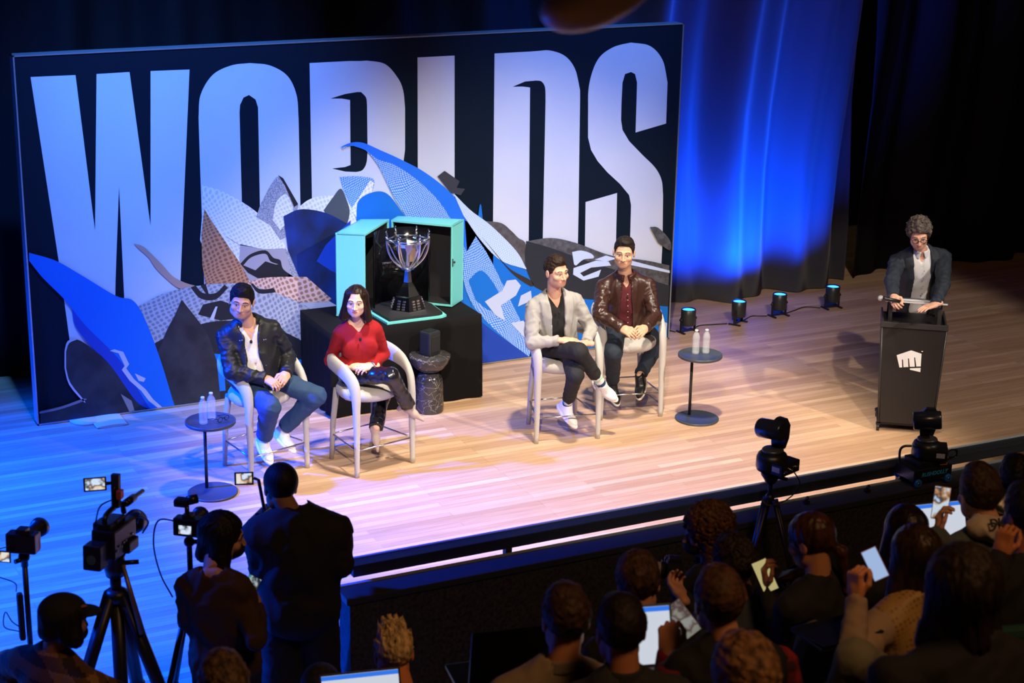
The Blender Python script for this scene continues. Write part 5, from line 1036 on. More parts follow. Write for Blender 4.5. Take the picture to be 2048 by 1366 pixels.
# large video camera
D2 = 8.6; c = atd(228, 1075, D2); dv = nrm(V(.62, .78, -.08)); A = axes(dv); w = lambda r, f, u: c + A @ V(r, f, u)
GEAR = True
t = thing('video_camera', 'large professional video camera with small monitor on a heavy tripod at the left', 'video camera', (c[0], c[1], 0)); b = MB(); b.box(w(0, .0, 0), (.06, .13, .075), A, bev=.012).box(w(0, -.03, .085), (.035, .09, .02), A, bev=.008).box(w(-.05, -.02, .06), (.03, .05, .03), A, bev=.01); b.build('camera_body', BLACK, t)
b = MB(); b.box(w(-.01, -.19, -.03), (.045, .045, .062), A, bev=.008); bat = b.build('battery', BLACK, t); MB().tube([w(-.01, -.2355, -.035), w(-.01, -.237, -.035)], .024, 20).build('badge', mat('dull_green', (.06, .12, .06), .5), bat)
b = MB(); b.tube([w(0, .12, 0), w(0, .2, 0), w(0, .21, 0), w(0, .27, 0)], [.045, .045, .055, .060], 22); b.build('lens', BLACK, t); MB().tube(smooth_path([w(0, -.10, .08), w(0, -.09, .14), w(0, .08, .15), w(0, .12, .09)], 6), .014, 8).build('top_handle', BLACK, t)
MB().tube([w(.03, .06, .155), w(.03, .28, .155)], [.014, .011], 12).tube([w(.03, .08, .155), w(.03, .17, .155)], .020, 12).build('shotgun_microphone', BLACKM, t)
b = MB(); rs = random.Random(3)
for i in range(9): b.box(w(.062, -.10 + .025 * i, -.04 + .05 * rs.random()), (.004, .007, .005), A)
b.build('side_buttons', mat('dull_steel', (.2, .22, .25), .4, .5), t)
b = MB(); b.tube(smooth_path([w(.03, -.05, .08), w(.075, .02, .13), w(.08, .12, .10), w(.05, .16, .03)], 6), .006, 6).tube(smooth_path([w(.05, .0, .08), w(.10, .06, .10), w(.11, .16, .04), w(.07, .18, -.03)], 6), .005, 6).tube(smooth_path([w(-.05, -.10, .10), w(-.06, -.02, .16), w(-.02, .05, .18)], 6), .004, 6); b.build('cables', BLACK, t); MB().box(w(-.06, .03, -.01), (.018, .05, .05), A, bev=.008).box(w(.065, .06, -.05), (.014, .06, .03), A, bev=.01).build('side_grip', BLACK, t)
mo = w(-.085, -.02, .27); As = axes(nrm(atd(200, 975, 20) - CAM)); o = MB().box(mo, (.055, .008, .034), As, bev=.004).tube([mo + As @ V(.05, 0, 0), mo + As @ V(.10, 0, .0), w(.0, .0, .24), w(0, .0, .14)], .010, 8).build('monitor', BLACK, t); MB().box(mo - As[:, 1] * .0092, (.046, .0008, .027), As).build('picture', SCRN, o)
MB().box(w(.005, .02, .235), (.020, .016, .085), A, bev=.004).build('wireless_receiver', mat('receiver_dark', (.02, .03, .06), .5), t); MB().box(w(.035, -.0, .225), (.012, .02, .022), A, bev=.003).build('orange_box', mat('orange_plastic', (.5, .08, .02), .5), t)
tp = w(0, 0, -.10); b = MB(); b.lathe([(0, -.10), (.045, -.10), (.055, -.05), (.05, .0), (.06, .02), (0, .025)], tp, 20).cyl(tp + V(.03, -.02, -.03), tp + V(.11, -.04, -.03), .012); b.build('fluid_head', BLACK, t)
b = MB(); b.tube([tp + V(.03, -.04, -.03), tp + V(.09, -.12, -.38)], [.010, .017], 10); b.build('pan_handle', mat('brass_tube', (.20, .15, .10), .4, .5), t); tripod(t, tp - V(0, 0, .08), 0, (190, 318, 60), .52, .12, .026, 2); MB().tube([tp - V(0, 0, .25), tp - V(0, 0, 1.35)], .036, 14).build('pedestal_tube', BLACKM, t)
# camera beside the masked man
D3 = 8.7; c = atd(377, 1052, D3); t = thing('tripod_camera', 'small camera with a top microphone on a tripod beside the masked man', 'camera', (c[0], c[1], 0)); mirrorless(t, c, (.62, .78, -.05), .10, 1.05, ((.0, -.040, -.004), 0))
A = axes((.62, .78, 0)); w = lambda r, f, u: c + A @ V(r, f, u); MB().tube([w(0, -.01, .05), w(0, -.01, .11)], .012, 8).box(w(-.03, .0, .125), (.035, .03, .020), A, bev=.012).tube([w(.0, .0, .135), w(.04, .03, .14)], .024, 12).build('top_microphone', BLACK, t)
tp = c - V(0, 0, .055); MB().ball(tp - V(0, 0, .03), .028, n=12).cyl(tp - V(.0, 0, .03), tp + V(.05, -.02, -.03), .012).build('ball_head', BLACK, t); tripod(t, tp - V(0, 0, .05), 0, (215, 335, 95), .55, .30, .013); MB().tube(smooth_path([w(-.06, 0, .02), w(-.16, 0, .01), w(-.19, 0, -.12), w(-.16, 0, -.28), w(-.10, 0, -.40)], 6), .0045, 6).build('cable', BLACK, t)
# camera in front of the man in black
D4 = 9.3; c = atd(528, 1050, D4); t = thing('video_camera', 'video camera with lit side monitor on a tripod before the man in black', 'video camera', (c[0], c[1], 0)); A = axes((.62, .78, -.05)); w = lambda r, f, u: c + A @ V(r, f, u)
b = MB(); b.box(w(0, 0, 0), (.055, .11, .06), A, bev=.012).box(w(0, .0, .075), (.02, .08, .018), A, bev=.006); b.tube([w(0, .1, 0), w(0, .22, 0)], [.04, .05], 20); b.build('camera_body', BLACK, t); MB().box(w(-.02, -.1115, .02), (.012, .001, .005), A).box(w(-.045, -.1115, -.01), (.005, .001, .004), A).build('red_lights', mat('tally_red', (0, 0, 0), emit=(1, .02, .02), estr=2.5), t)
mo = atd(488, 957, D4 - .1); As = axes(nrm(mo - CAM)); o = MB().box(mo, (.050, .008, .034), As, bev=.004).tube([mo + As @ V(.05, 0, 0), mo + As @ V(.075, 0, -.01), w(0, .0, .10), w(0, .0, .07)], .009, 8).build('monitor', BLACK, t); MB().box(mo - As[:, 1] * .0092, (.040, .0008, .026), As).build('picture', SCRN, o)
tp = w(0, 0, -.10); MB().lathe([(0, -.08), (.04, -.08), (.045, 0), (.03, .04), (0, .04)], tp, 18).build('fluid_head', BLACK, t); tripod(t, tp - V(0, 0, .06), 0, (215, 335, 95), .45, .12, .020, 2)
MB().tube(smooth_path([w(-.03, -.06, -.12), atd(505, 1215, D4 - .1), atd(492, 1255, D4 - .1), atd(505, 1266, D4 - .1), atd(528, 1258, D4 - .1)], 6), .007, 6, flat=(1, 2.2)).build('strap', MATTE, t)

# ------------------------------------------------------------------ crew
def stand(hc, yaw, tilt=.0, drop=.165, T=.50):
    f = facing(yaw); nk = hc - f * .03 - V(0, 0, drop); hp = nk - V(0, 0, T) - f * tilt; return hp, nk
hc = atd(560, 975, 9.0); hp, nk = stand(hc, 150, .02); nk = atd(594, 1030, 9.02); hp = nk - V(.0, .0, .52) + V(-.0, .0, 0)
z0 = 0; lf = lambda a: facing(a + 90)
person('man in black beanie and black jacket seen from behind, operating a camera', hp, nk, 162, hc, 178, 16, 4, sh=.215, arms=[dict(w=atd(655, 1140, 9.35), e=atd(678, 1128, 9.08)), dict(w=atd(540, 1100, 9.28), e=atd(527, 1140, 9.08), hd=V(-.1, .8, .3), pn=V(.5, .3, -.2), ts=1, curl=(40, 50, 30))],
    legs=[dict(a=V(hp[0] + .13, hp[1] - .03, .09), k=V(hp[0] + .125, hp[1] + .0, .5), toe=facing(160), up=V(0, 0, 1)), dict(a=V(hp[0] - .12, hp[1] + .04, .09), k=V(hp[0] - .10, hp[1] + .04, .5), toe=facing(175), up=V(0, 0, 1))], skin=(.30, .15, .09), hair=dict(k='buzz', vol=.014, amp=.001), hair_c=(.008, .008, .009),
    shirt=dict(mat=cloth('crew_black', (.008, .007, .007)), infl=.046, r=(.080, .068, .052), hem=-.24, amp=.008, famp=.008, name='jacket'), neckcut=(.050, .02), collar=cloth('crew_black', (.008, .007, .007)), trousers=dict(mat=cloth('crew_black', (.008, .007, .007)), r=(.12, .10, .085, .075)), shoes=dict(mat=[BLACK, BLACK]), seed=61, body_h=.018, cloth_h=.013, mask=True, chest=1.1, belly=.02)
hc = atd(447, 1072, 8.5); nk = atd(428, 1142, 8.45); hp = nk + V(.05, .02, -.50)
ph = atd(500, 1180, 8.62)
tm, Jm = person('person in brown top and black face mask seen from behind, holding a phone', hp, nk, 140, hc, 78, 10, 6, sh=.155, arms=[dict(w=ph + V(.02, -.05, -.06), epx=(500, 1260), l1=.28, l2=.24, hd=V(-.15, .15, .9), pn=V(-.8, .2, 0), ts=-1, curl=(50, 55, 35), sh=nk + V(.12, -.02, -.09)), dict(w=hp + V(-.08, .16, .08), e=hp + V(-.16, .04, .24))],
    legs=[dict(a=V(hp[0] + .10, hp[1], .09), k=V(hp[0] + .10, hp[1] + .02, .5), toe=facing(150), up=V(0, 0, 1)), dict(a=V(hp[0] - .08, hp[1] - .03, .09), k=V(hp[0] - .08, hp[1] + .0, .5), toe=facing(150), up=V(0, 0, 1))], skin=(.50, .27, .17), hair=dict(k='long', vol=.014, len=.12, fw=.045, hl=.06, amp=.004), hair_c=(.010, .008, .008),
    shirt=dict(mat=cloth('brown_top', (.045, .022, .010), .9), infl=.010, r=(.060, .050, .038), hem=-.16, amp=.008, famp=.010, name='top'), neckcut=(.052, .01), trousers=dict(mat=cloth('crew_trousers', (.010, .008, .007)), r=(.09, .07, .06, .055)), shoes=dict(mat=[BLACK, BLACK]), seed=62, body_h=.018, cloth_h=.013, mask=True)
def phone(c, nrm_, up, lab, m, cm=None, sz=(.036, .074)):
    t = thing('smartphone', lab, 'phone', c); f = nrm(nrm_); u = nrm(np.array(up) - f * (np.array(up) @ f)); r = np.cross(u, f); A = np.stack([r, f, u], 1); MB().box(c, (sz[0], .0045, sz[1]), A, bev=.004).build('case', cm or BLACK, t); MB().box(c + f * .005, (sz[0] - .003, .0006, sz[1] - .004), A).build('screen', m, t); return t
phone(ph, CAM - ph + V(-3, 0, 0), V(.5, .1, .9), 'smartphone held by the masked person in the brown top', screen_mat('phone_pic_a', [(.01, .02, .03), (.05, .3, .4), (.5, .6, .6), (.02, .03, .05)], .8, 20))
hc = atd(130, 1240, 7.8); nk = atd(112, 1303, 7.85); hp = nk + V(-.03, -.03, -.50)
def plaid(c1, c2, c3, s=.09):
    def f(c):
        a = (np.floor(c[:, 0] / s + c[:, 1] / s * .3).astype(int) % 2); b = (np.floor(c[:, 2] / s).astype(int) % 2); return a + b
    return f
tc_, Jc = person('person in dark cap, black mask and plaid brown shirt at the bottom left', hp, nk, 120, hc, 104, 10, 0, sh=.20, arms=[dict(w=hp + V(.25, .1, .15), epx=(205, 1380)), dict(w=hp + V(-.1, .25, .1), epx=(30, 1390))],
    legs=[dict(a=V(hp[0] + .05, hp[1] - .1, .09), k=V(hp[0] + .06, hp[1] - .06, .5), toe=facing(120), up=V(0, 0, 1)), dict(a=V(hp[0] - .0, hp[1] + .1, .09), k=V(hp[0] + .0, hp[1] + .08, .5), toe=facing(120), up=V(0, 0, 1))], skin=(.30, .16, .10), hair=dict(k='long', vol=.008, len=.06, fw=.05, hl=.05), hair_c=(.008, .006, .005), mask=True,
    shirt=dict(mat=[cloth('plaid_tan', (.26, .14, .055)), cloth('plaid_brown', (.11, .05, .02)), cloth('plaid_dark', (.025, .014, .009))], pattern=plaid(0, 0, 0, .052), infl=.02, r=(.075, .062, .046), hem=-.16, name='plaid_shirt'), neckcut=(.05, .01), trousers=dict(mat=cloth('crew_trousers', (.010, .008, .007))), shoes=dict(mat=[BLACK, BLACK]), seed=63, body_h=.018, cloth_h=.013)
S = Surf(); S.add(lambda P: U(.01, smax(ell(P, (0, -.018, .045), (.092, .112, .082)), .022 - P[:, 2], .004), smax(ell(P, (0, .085, .035), (.070, .085, .018)), .02 - P[:, 1], .004)), (-.12, -.16, 0), (.12, .19, .15), .004, xf=(Jc['HF'], Jc['hc'])); cp = S.build('cap', cloth('cap_dark', (.010, .010, .010)), tc_)
MB().ball(Jc['hc'] + Jc['HF'] @ V(.066, .045, .085), (.018, .012, .004)).build('cap_patch', mat('patch_pink', (.30, .12, .10), .6), tc_)
# ------------------------------------------------------------------ raked seating and the audience
SEATG = cloth('seat_green', (.004, .045, .032), .8); WOODA = mat('seat_wood', (.30, .10, .02), .5)
def make_seat():
    t = thing('theatre_seat', '', 'seat'); b = MB(); b.box((0, -.22, .68), (.235, .035, .22), bev=.03); b.build('backrest', SEATG, t)
    MB().box((0, .03, .44), (.225, .23, .045), bev=.03).build('cushion', SEATG, t); 
    for s in (-1, 1): MB().box((s * .26, .0, .33), (.018, .19, .32), bev=.01).build('side_panel', MATTE, t); MB().box((s * .26, .03, .665), (.028, .16, .014), bev=.008).build('armrest', WOODA, t)
    MB().box((0, .0, -.02), (.20, .20, .06)).build('pedestal', MATTE, t); MB().box((0, .0, .20), (.03, .16, .20)).build('post', MATTE, t)
    return t
seat0 = make_seat(); NSEAT = [0]; TIERS = {}
def seat(hip, yaw, lab):
    o = seat0 if NSEAT[0] == 0 else copy_tree(seat0); NSEAT[0] += 1; z = hip[2] - .095 - .485; o.location = (hip[0], hip[1], z); o.rotation_euler = (0, 0, R(yaw) + math.pi); o['label'] = lab; o['group'] = 'theatre seats'; return z
def aud(lab, px, py, d, yaw, hyaw=None, sh=.19, hair=None, hair_c=(.02, .012, .008), skin=(.55, .28, .17), shirt=None, jacket=None, pitch=8, lean=.04, arms=None, seed=70, tilt=0, seatlab=None, neckpx=None, collar=None, trousers=(.012, .012, .014), mask=False, neckcut=(.055, .02), hscale=1.0, kn=None, **kw):
    f = facing(yaw); rt = np.cross(f, [0, 0, 1]); hc = atd(px, py, d); nk = hc - f * .035 - V(0, 0, .165); hp = nk - V(0, 0, .485) - f * lean
    if neckpx: nk = atd(*neckpx, d); hp = nk - V(0, 0, .485) - f * lean
    A = arms(hp, f, rt, nk) if arms else [dict(w=hp + f * .33 + rt * .12 + V(0, 0, .13), e=hp + rt * .25 + V(0, 0, .17) + f * .05), dict(w=hp + f * .33 - rt * .12 + V(0, 0, .13), e=hp - rt * .25 + V(0, 0, .17) + f * .05)]
    L = [dict(k=hp + f * .42 + rt * s * .10 + V(0, 0, .02), a=hp + f * .46 + rt * s * .11 + V(0, 0, -.40), toe=f, up=V(0, 0, 1)) for s in (1, -1)] if kn is None else kn(hp, f, rt)
    r = person(lab, hp, nk, yaw, hc, yaw if hyaw is None else hyaw, pitch, tilt, sh=sh, arms=A, legs=L, skin=skin, hair=hair, hair_c=hair_c, shirt=shirt, jacket=jacket, neckcut=neckcut, collar=collar, mask=mask, hscale=hscale,
               trousers=dict(mat=cloth('aud_trousers_%d' % seed, trousers), r=(.092, .07, .062, .056)), shoes=dict(mat=[BLACK, BLACK]), seed=seed, body_h=.017, cloth_h=.0125, head_h=.0036, hair_h=.0045, base_z=hp[2] - .58, **kw)
    if seatlab: seat(hp, yaw, seatlab)
    return r, hp, f, rt
def SH(n, c, **k): return dict(mat=cloth(n, c), infl=.012, r=(.066, .054, .040), hem=-.1, amp=.006, famp=.008, **k)
def laptop(c, yaw, lab, m, open_=108, body=(.09, .09, .10), sz=(.16, .11), hdr=True):
    t = thing('laptop', lab, 'laptop', c); f = facing(yaw); r = np.cross(f, [0, 0, 1]); A = np.stack([r, f, V(0, 0, 1)], 1); BM_ = mat('laptop_shell_%d' % int(body[0] * 1000), body, .35, .5)
    MB().box(c, (sz[0], sz[1], .008), A, bev=.004).build('keyboard_base', BM_, t); a = R(open_ - 90); u = V(0, 0, 1) * math.cos(a) + f * math.sin(a); n = np.cross(r, u); n = n if n @ f < 0 else -n; B = np.stack([r, n, u], 1); lc_ = c + f * sz[1] + u * (sz[1] + .008)
    lid = MB().box(lc_, (sz[0], .0035, sz[1]), B, bev=.002).build('lid', BM_, t)
    if m is not None:
        MB().box(lc_ + n * .0042, (sz[0] - .008, .0006, sz[1] - .008), B).build('screen', m, lid)
        if hdr: MB().box(lc_ + n * .0050 + u * (sz[1] - .018), (sz[0] - .008, .0004, .009), B).build('screen_header', BSCR, lid)
    return t
# front row and behind
def armsA(hp, f, rt, nk):
    w1 = atd(1362, 1190, 8.0); return [dict(w=hp + f * .3 + rt * .1 + V(0, 0, .2), e=hp + rt * .25 + V(0, 0, .2)), dict(w=w1, epx=(1395, 1225), hd=atd(1345, 1160, 8.1) - w1, pn=V(.3, .3, .8), ts=1, curl=(45, 50, 30))]
aud('person with long curly brown hair and a black face mask turned to the left', 1412, 1062, 8.3, 190, 250, hair=dict(k='longcurly', vol=.024, len=.20, fw=.048, hl=.065, amp=.005, rough=.5), hair_c=(.11, .045, .018), skin=(.52, .27, .18), shirt=SH('aud_black_a', (.008, .009, .010)), mask=True, arms=armsA, seed=71, sh=.17, seatlab='green theatre seat under the curly-haired person in the face mask')
c = atd(1348, 1142, 8.15); t = thing('stills_camera', 'stills camera with a pale zoom lens held by the curly-haired person', 'camera', c); mirrorless(t, c, (-.85, .45, .05), .02, 1.1); A_ = nrm(V(-.85, .45, .05)); MB().tube([c + A_ * .06, c + A_ * .10, c + A_ * .105, c + A_ * .16], [.036, .040, .046, .048], 18).build('zoom_lens', mat('lens_grey', (.30, .28, .26), .4), t)
aud('person with dark wavy hair in a dark blue-grey shirt, behind the curly-haired masked person', 1466, 1128, 7.9, 170, hair=dict(k='curly', vol=.018, top=.01, hl=.07, amp=.006, ns=.03, str=(1, 1, 1)), hair_c=(.030, .018, .014), shirt=dict(SH('aud_bluegrey', (.045, .060, .085)), short=True), seed=72, neckpx=(1490, 1190), sh=.20, seatlab='green theatre seat under the wavy-haired person in the blue-grey shirt')
def armsE(hp, f, rt, nk):
    p = atd(1532, 1172, 7.75); q = atd(1578, 1142, 7.7); return [dict(w=q + V(.05, 0, -.02), epx=(1640, 1200), hd=atd(1545, 1150, 7.75) - q, pn=V(0, .2, -1), ts=1, curl=(35, 45, 30)), dict(w=p, epx=(1560, 1240), hd=V(-.15, .1, .9), pn=V(.6, -.3, .3), ts=1, curl=(40, 50, 30))]
aud('woman with reddish brown ponytail in a black top, looking down at a phone', 1620, 1082, 7.55, 196, 206, hair=dict(k='pony', vol=.013, fw=.05, hl=.07, amp=.003, rough=.3), hair_c=(.075, .028, .016), skin=(.45, .20, .10), shirt=SH('aud_black_e', (.010, .009, .010)), arms=armsE, pitch=18, seed=73, sh=.19, neckpx=(1630, 1150), seatlab='green theatre seat under the woman with the ponytail')
p = atd(1530, 1152, 7.72); phone(p, CAM - p, V(-.35, .25, .9), 'smartphone with a yellowish page held by the woman with the ponytail', mat('phone_yellow', (0, 0, 0), emit=(.55, .48, .20), estr=.8))
aud('person with medium brown hair leaning to the right, just behind the white laptop screen', 1277, 1168, 7.3, 172, 150, hair=dict(k='short', vol=.016, top=.008, hl=.06, amp=.004), hair_c=(.085, .040, .024), shirt=SH('aud_black_f', (.008, .008, .009)), pitch=16, tilt=-6, seed=74, hscale=1.03, seatlab='green theatre seat under the brown-haired person behind the laptop screen')
aud('man with short golden brown hair in a dark vest over a red checked shirt', 1436, 1205, 6.2, 165, hair=dict(k='short', vol=.014, top=.008, hl=.065, amp=.003), hair_c=(.10, .045, .020), skin=(.55, .24, .12), shirt=dict(mat=[cloth('red_check', (.22, .006, .012)), cloth('red_check_mid', (.12, .005, .010)), cloth('red_check_dark', (.035, .004, .008))], pattern=plaid(0, 0, 0, .035), infl=.012, sleeves=True, r=(.070, .056, .040), hem=-.1, name='checked_shirt'),
    jacket=dict(name='vest', mat=cloth('vest_black', (.007, .007, .008)), open=[(-.1, .02), (.5, .05)], infl=.028, r=(.001, .001, .001), hem=-.08), seed=75, sh=.20, neckpx=(1455, 1285), seatlab='green theatre seat under the man in the red checked shirt',
    arms=lambda hp, f, rt, nk: [dict(w=hp + f * .34 + rt * .14 + V(0, 0, .15), e=hp + rt * .26 + V(0, 0, .18)), dict(w=atd(1338, 1300, 6.35), epx=(1330, 1350), hd=V(.25, .5, .55), pn=V(.3, .4, .2), ts=1, curl=(45, 50, 30))])
p = atd(1366, 1238, 6.7); phone(p, CAM - p + V(0, 0, 1), V(-.5, .2, .8), 'smartphone with a dim picture held beside the white laptop screen', screen_mat('phone_pic_b', [(.05, .05, .06), (.35, .36, .3), (.10, .05, .05), (.4, .4, .38)], .6, 16))
aud('man with short brown hair in a tan shirt, left of the black-haired man', 1131, 1240, 6.2, 165, hair=dict(k='short', vol=.012, top=.008, hl=.065, amp=.003), hair_c=(.060, .028, .015), skin=(.55, .24, .12), shirt=SH('aud_tan', (.22, .165, .11)), collar=cloth('aud_tan', (.22, .165, .11)), seed=76, sh=.20, neckpx=(1118, 1322), seatlab='green theatre seat under the man in the tan shirt')
aud('man with short black hair and dark jacket, right of the man in the tan shirt', 1241, 1262, 5.95, 165, hair=dict(k='short', vol=.010, top=.004, hl=.065, amp=.002), hair_c=(.018, .010, .008), skin=(.42, .17, .08), shirt=SH('aud_dark_h', (.016, .017, .019)), collar=cloth('aud_dark_h', (.016, .017, .019)), seed=77, sh=.20, neckpx=(1245, 1345), seatlab='green theatre seat under the black-haired man in the dark jacket')
c = atd(1296, 1368, 6.5); laptop(c, 165, 'open laptop showing a white page with a blue header, beside the black-haired man', WSCR, 112, sz=(.135, .115))
aud('person with spiky blond hair and glowing ears in a beige shirt', 787, 1308, 7.5, 168, hair=dict(k='spiky', vol=.006, top=.020, hl=.06, amp=.004), hair_c=(.80, .56, .27), skin=(.75, .27, .10), shirt=SH('aud_beige', (.30, .22, .15)), seed=78, neckpx=(812, 1395), sh=.19, pitch=12, seatlab='green theatre seat under the person with spiky blond hair')
c = atd(738, 1492, 7.2); laptop(c, 168, 'open laptop with a white screen at the bottom left of the blond person', WSCR, 115, sz=(.17, .12), body=(.02, .02, .022))
aud('person with smooth dark hair partly hidden behind the long-haired person with a phone', 1810, 1062, 7.9, 168, hair=dict(k='long', vol=.012, len=.15, fw=.05, amp=.002, rough=.3), hair_c=(.022, .012, .010), shirt=SH('aud_black_j', (.008, .008, .009)), seed=79, sh=.17, seatlab='green theatre seat under the smooth dark-haired person')
def armsK(hp, f, rt, nk):
    w1 = atd(1712, 1192, 6.55); return [dict(w=hp + f * .3 + rt * .1 + V(0, 0, .15), e=hp + rt * .22 + V(0, 0, .18)), dict(w=w1, epx=(1705, 1285), hd=V(.05, .25, .9), pn=V(.9, .1, .1), ts=1, curl=(60, 65, 40))]
def kneeK(hp, f, rt):
    k1 = atd(1632, 1282, 6.75); k2 = atd(1712, 1318, 6.35); return [dict(k=k2, a=k2 + V(-.05, .12, -.42), toe=f, up=V(0, 0, 1)), dict(k=k1, a=k1 + V(-.08, .10, -.42), toe=f, up=V(0, 0, 1))]
aud('long dark-haired person in a mustard knit vest over a beige shirt, knees up', 1828, 1112, 6.75, 182, 180, hair=dict(k='long', vol=.014, len=.17, fw=.05, amp=.003, rough=.35), hair_c=(.040, .020, .012), skin=(.60, .25, .11), shirt=dict(SH('aud_beige_k', (.30, .21, .14)), sleeves=True),
    jacket=dict(name='knit_vest', mat=dots_mat('mustard_knit', (.34, .20, .055), (.20, .11, .03), 45, flat=False), open=[(-.1, .0), (.5, .0)], infl=.022, r=(.001, .001, .001), hem=-.06), arms=armsK, kn=kneeK, trousers=(.16, .15, .10), seed=80, sh=.19, neckpx=(1830, 1185), seatlab='green theatre seat under the person in the mustard knit vest')
p = atd(1750, 1128, 6.6); phone(p, CAM - p, V(-.45, .1, .85), 'red-cased smartphone with a pale page held by the person in the knit vest', mat('phone_page_blue', (0, 0, 0), emit=(.45, .62, .95), estr=.75), mat('case_red', (.30, .03, .02), .4), sz=(.031, .062))
c = atd(1672, 1265, 6.6); laptop(c, 182, 'dark closed laptop lying on the lap of the person in the knit vest', None, 6, body=(.015, .018, .03), sz=(.14, .10))
def armsM(hp, f, rt, nk):
    w1 = atd(1878, 1066, 7.72); return [dict(w=hp + f * .3 + rt * .1 + V(0, 0, .15), e=hp + rt * .24 + V(0, 0, .18)), dict(w=w1, epx=(1870, 1110), hd=V(.0, .1, .95), pn=V(.5, -.6, 0), ts=1, curl=(35, 45, 30))]
rM, hpM, fM, rtM = aud('short-haired man in white hoodie and grey denim jacket, filming with his phone', 1957, 990, 7.75, 165, 170, hair=dict(k='short', vol=.014, top=.018, hl=.065, amp=.003), hair_c=(.050, .028, .018), skin=(.62, .33, .22), shirt=SH('aud_hoodie', (.52, .44, .36)),
    jacket=dict(name='denim_jacket', mat=cloth('aud_denim', (.075, .095, .085)), open=[(-.1, .05), (.5, .08)], infl=.022, hem=-.1), arms=armsM, seed=81, sh=.205, neckpx=(1985, 1050), seatlab='green theatre seat under the man in the white hoodie')
Jm_ = rM[1]; S = Surf(); nkM = atd(1985, 1050, 7.75)
FrM = Jm_['Fr'].astype(np.float32); TM = Jm_['T']; OM = hpM
def hood(P):
    Q = (P - OM.astype(np.float32)) @ FrM; q = Q - V(0, -.060, TM + .015).astype(np.float32); d = ell(q, (0, 0, 0), (.150, .100, .070)); inner = ell(q, (0, .055, .045), (.090, .085, .06)); return smax(d, -inner, .01) - (.006 * folds(P, .12, 4)).astype(np.float32)
S.add(hood, nkM - .24, nkM + .24, .008); hd_ = S.build('hood', cloth('aud_hoodie', (.52, .44, .36)), rM[0])
text_mesh('DICKI', .050, hpM + Jm_['Fr'] @ V(-.025, -.152, TM + .066), Jm_['Fr'] @ V(1, .0, .05), Jm_['Fr'] @ V(0, .55, .83), 'hood_lettering', mat('print_ink', (.012, .012, .014), .7), rM[0], extrude=.004, font_bold=True)
p = atd(1882, 1006, 7.8); phone(p, CAM - p, V(.05, 0, 1), 'smartphone filming the stage, held up by the man in the white hoodie', screen_mat('phone_pic_c', [(.02, .05, .15), (.5, .65, .85), (.02, .03, .05), (.45, .22, .08), (.6, .7, .8)], .9, 18), mat('case_gold', (.45, .30, .20), .4))
c = atd(1900, 1128, 8.3); laptop(c, 170, 'open laptop with white page and blue background in front of the man in the hoodie', WSCR, 110, sz=(.17, .12))
aud('person at the right edge with dark hair, hand raised to the chin', 2052, 1030, 7.0, 165, 175, hair=dict(k='short', vol=.014, top=.008, hl=.06, amp=.003), hair_c=(.016, .010, .008), skin=(.45, .17, .07), shirt=SH('aud_black_n', (.008, .008, .009)), seed=82, sh=.20, seatlab='green theatre seat at the right edge, under the person with raised hand',
    arms=lambda hp, f, rt, nk: [dict(w=hp + f * .3 + rt * .1 + V(0, 0, .15), e=hp + rt * .24 + V(0, 0, .18)), dict(w=atd(2003, 1108, 6.9), epx=(1990, 1180), hd=V(.25, .15, .85), pn=V(.9, .3, .0), ts=1, curl=(45, 55, 35))])
aud('person in a shiny black padded jacket in the front row at the far right', 2030, 958, 9.0, 160, 150, hair=dict(k='short', vol=.012, hl=.06), hair_c=(.012, .010, .010), shirt=dict(mat=mat('puffer_black', (.018, .018, .019), .25, bump=.5, bscale=14, spec=.7), infl=.035, r=(.09, .08, .06), hem=-.1, amp=.016, famp=.015, name='padded_jacket'), seed=83, neckpx=(2035, 990), sh=.21, seatlab='green theatre seat under the person in the shiny padded jacket')
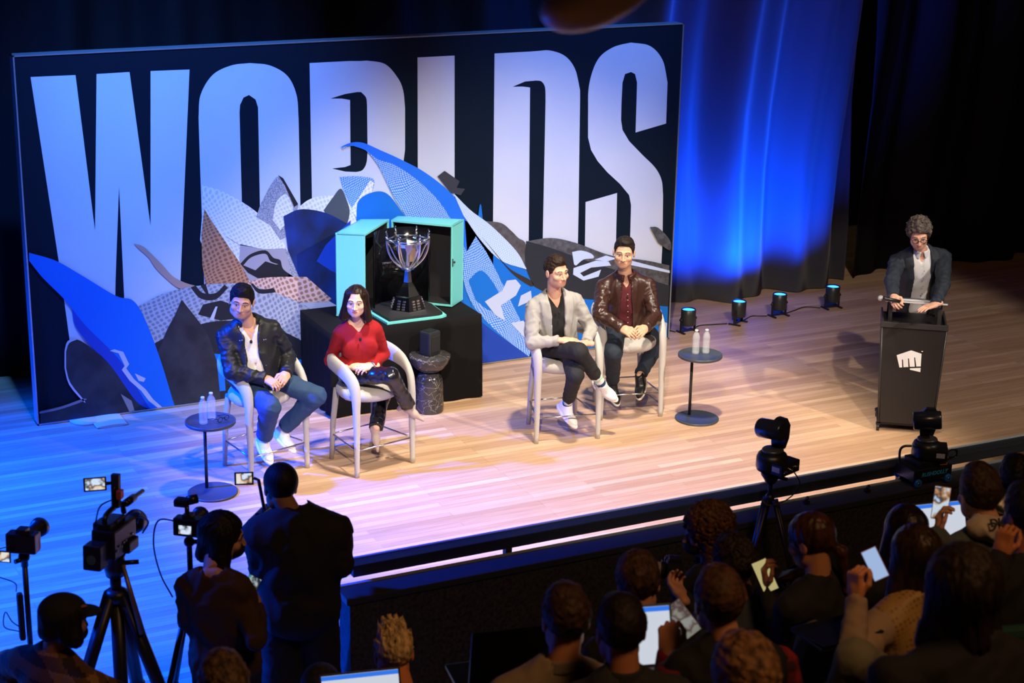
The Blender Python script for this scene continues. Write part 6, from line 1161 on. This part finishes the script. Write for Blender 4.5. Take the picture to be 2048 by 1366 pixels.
aud('large dark-haired person in black filling the foreground at the bottom right', 1922, 1184, 4.95, 168, hair=dict(k='long', vol=.028, len=.14, fw=.05, amp=.006, rough=.6), hair_c=(.022, .012, .008), skin=(.30, .12, .06), shirt=SH('aud_black_l', (.005, .005, .005)), seed=84, sh=.24, neckpx=(1935, 1275), chest=1.15, seatlab='green theatre seat under the large person in black')
aud('person with streaked blond hair, head at the bottom edge right of centre', 1487, 1362, 4.9, 168, hair=dict(k='short', vol=.020, top=.010, hl=.06, amp=.004, c2=(.04, .02, .01)), hair_c=(.26, .13, .05), skin=(.5, .22, .1), shirt=SH('aud_black_d', (.008, .008, .009)), seed=85, sh=.19)
aud('person with light brown hair whose head just shows at the bottom left', 447, 1375, 6.3, 168, hair=dict(k='short', vol=.018, top=.010, hl=.06, amp=.004, c2=(.02, .012, .006)), hair_c=(.15, .085, .04), skin=(.5, .22, .1), shirt=SH('aud_black_o', (.006, .006, .007)), seed=86, sh=.19)
aud('person in a dark hat with a coloured band, just showing at the bottom edge', 642, 1385, 7.6, 168, hair=dict(k='buzz', vol=.018), hair_c=(.030, .028, .024), skin=(.4, .18, .1), shirt=SH('aud_black_p', (.006, .006, .007)), seed=87, sh=.18)
c = atd(1010, 1360, 6.9); laptop(c, 350, 'large black laptop lid seen from behind, left of the man in the tan shirt', None, 100, body=(.012, .012, .013), sz=(.20, .17))
# stepped floor under the seats (the raked tiers)
for y0, y1, z in ((5.72, 7.2, .42), (5.15, 5.72, .77), (4.15, 5.15, 1.13), (1.0, 4.15, 1.80)):
    structm('floor', MB().box((PX0 + 2.9, (y0 + y1) / 2, z / 2 - .002), (3.55, (y1 - y0) / 2, z / 2)), BLKWALL)
# lamp hanging close to the balcony
c = atd(1203, -22, 3.4); A = MW @ np.array([[math.cos(R(27)), math.sin(R(27)), 0], [-math.sin(R(27)), math.cos(R(27)), 0], [0, 0, 1]]); A = np.stack([A[:, 0], A[:, 2], A[:, 1]], 1)
t = thing('hanging_lamp', 'dark rounded lamp housing hanging out of focus at the top edge of the picture', 'lamp', c)
MB().ball(c, (.130, .10, .066), A, n=32).build('housing', mat('lamp_enamel', (.80, .66, .58), .35, spec=.6), t); MB().tube([c + V(0, 0, .03), V(c[0], c[1], 9.5)], .008, 8).build('stem', BLACKM, t)
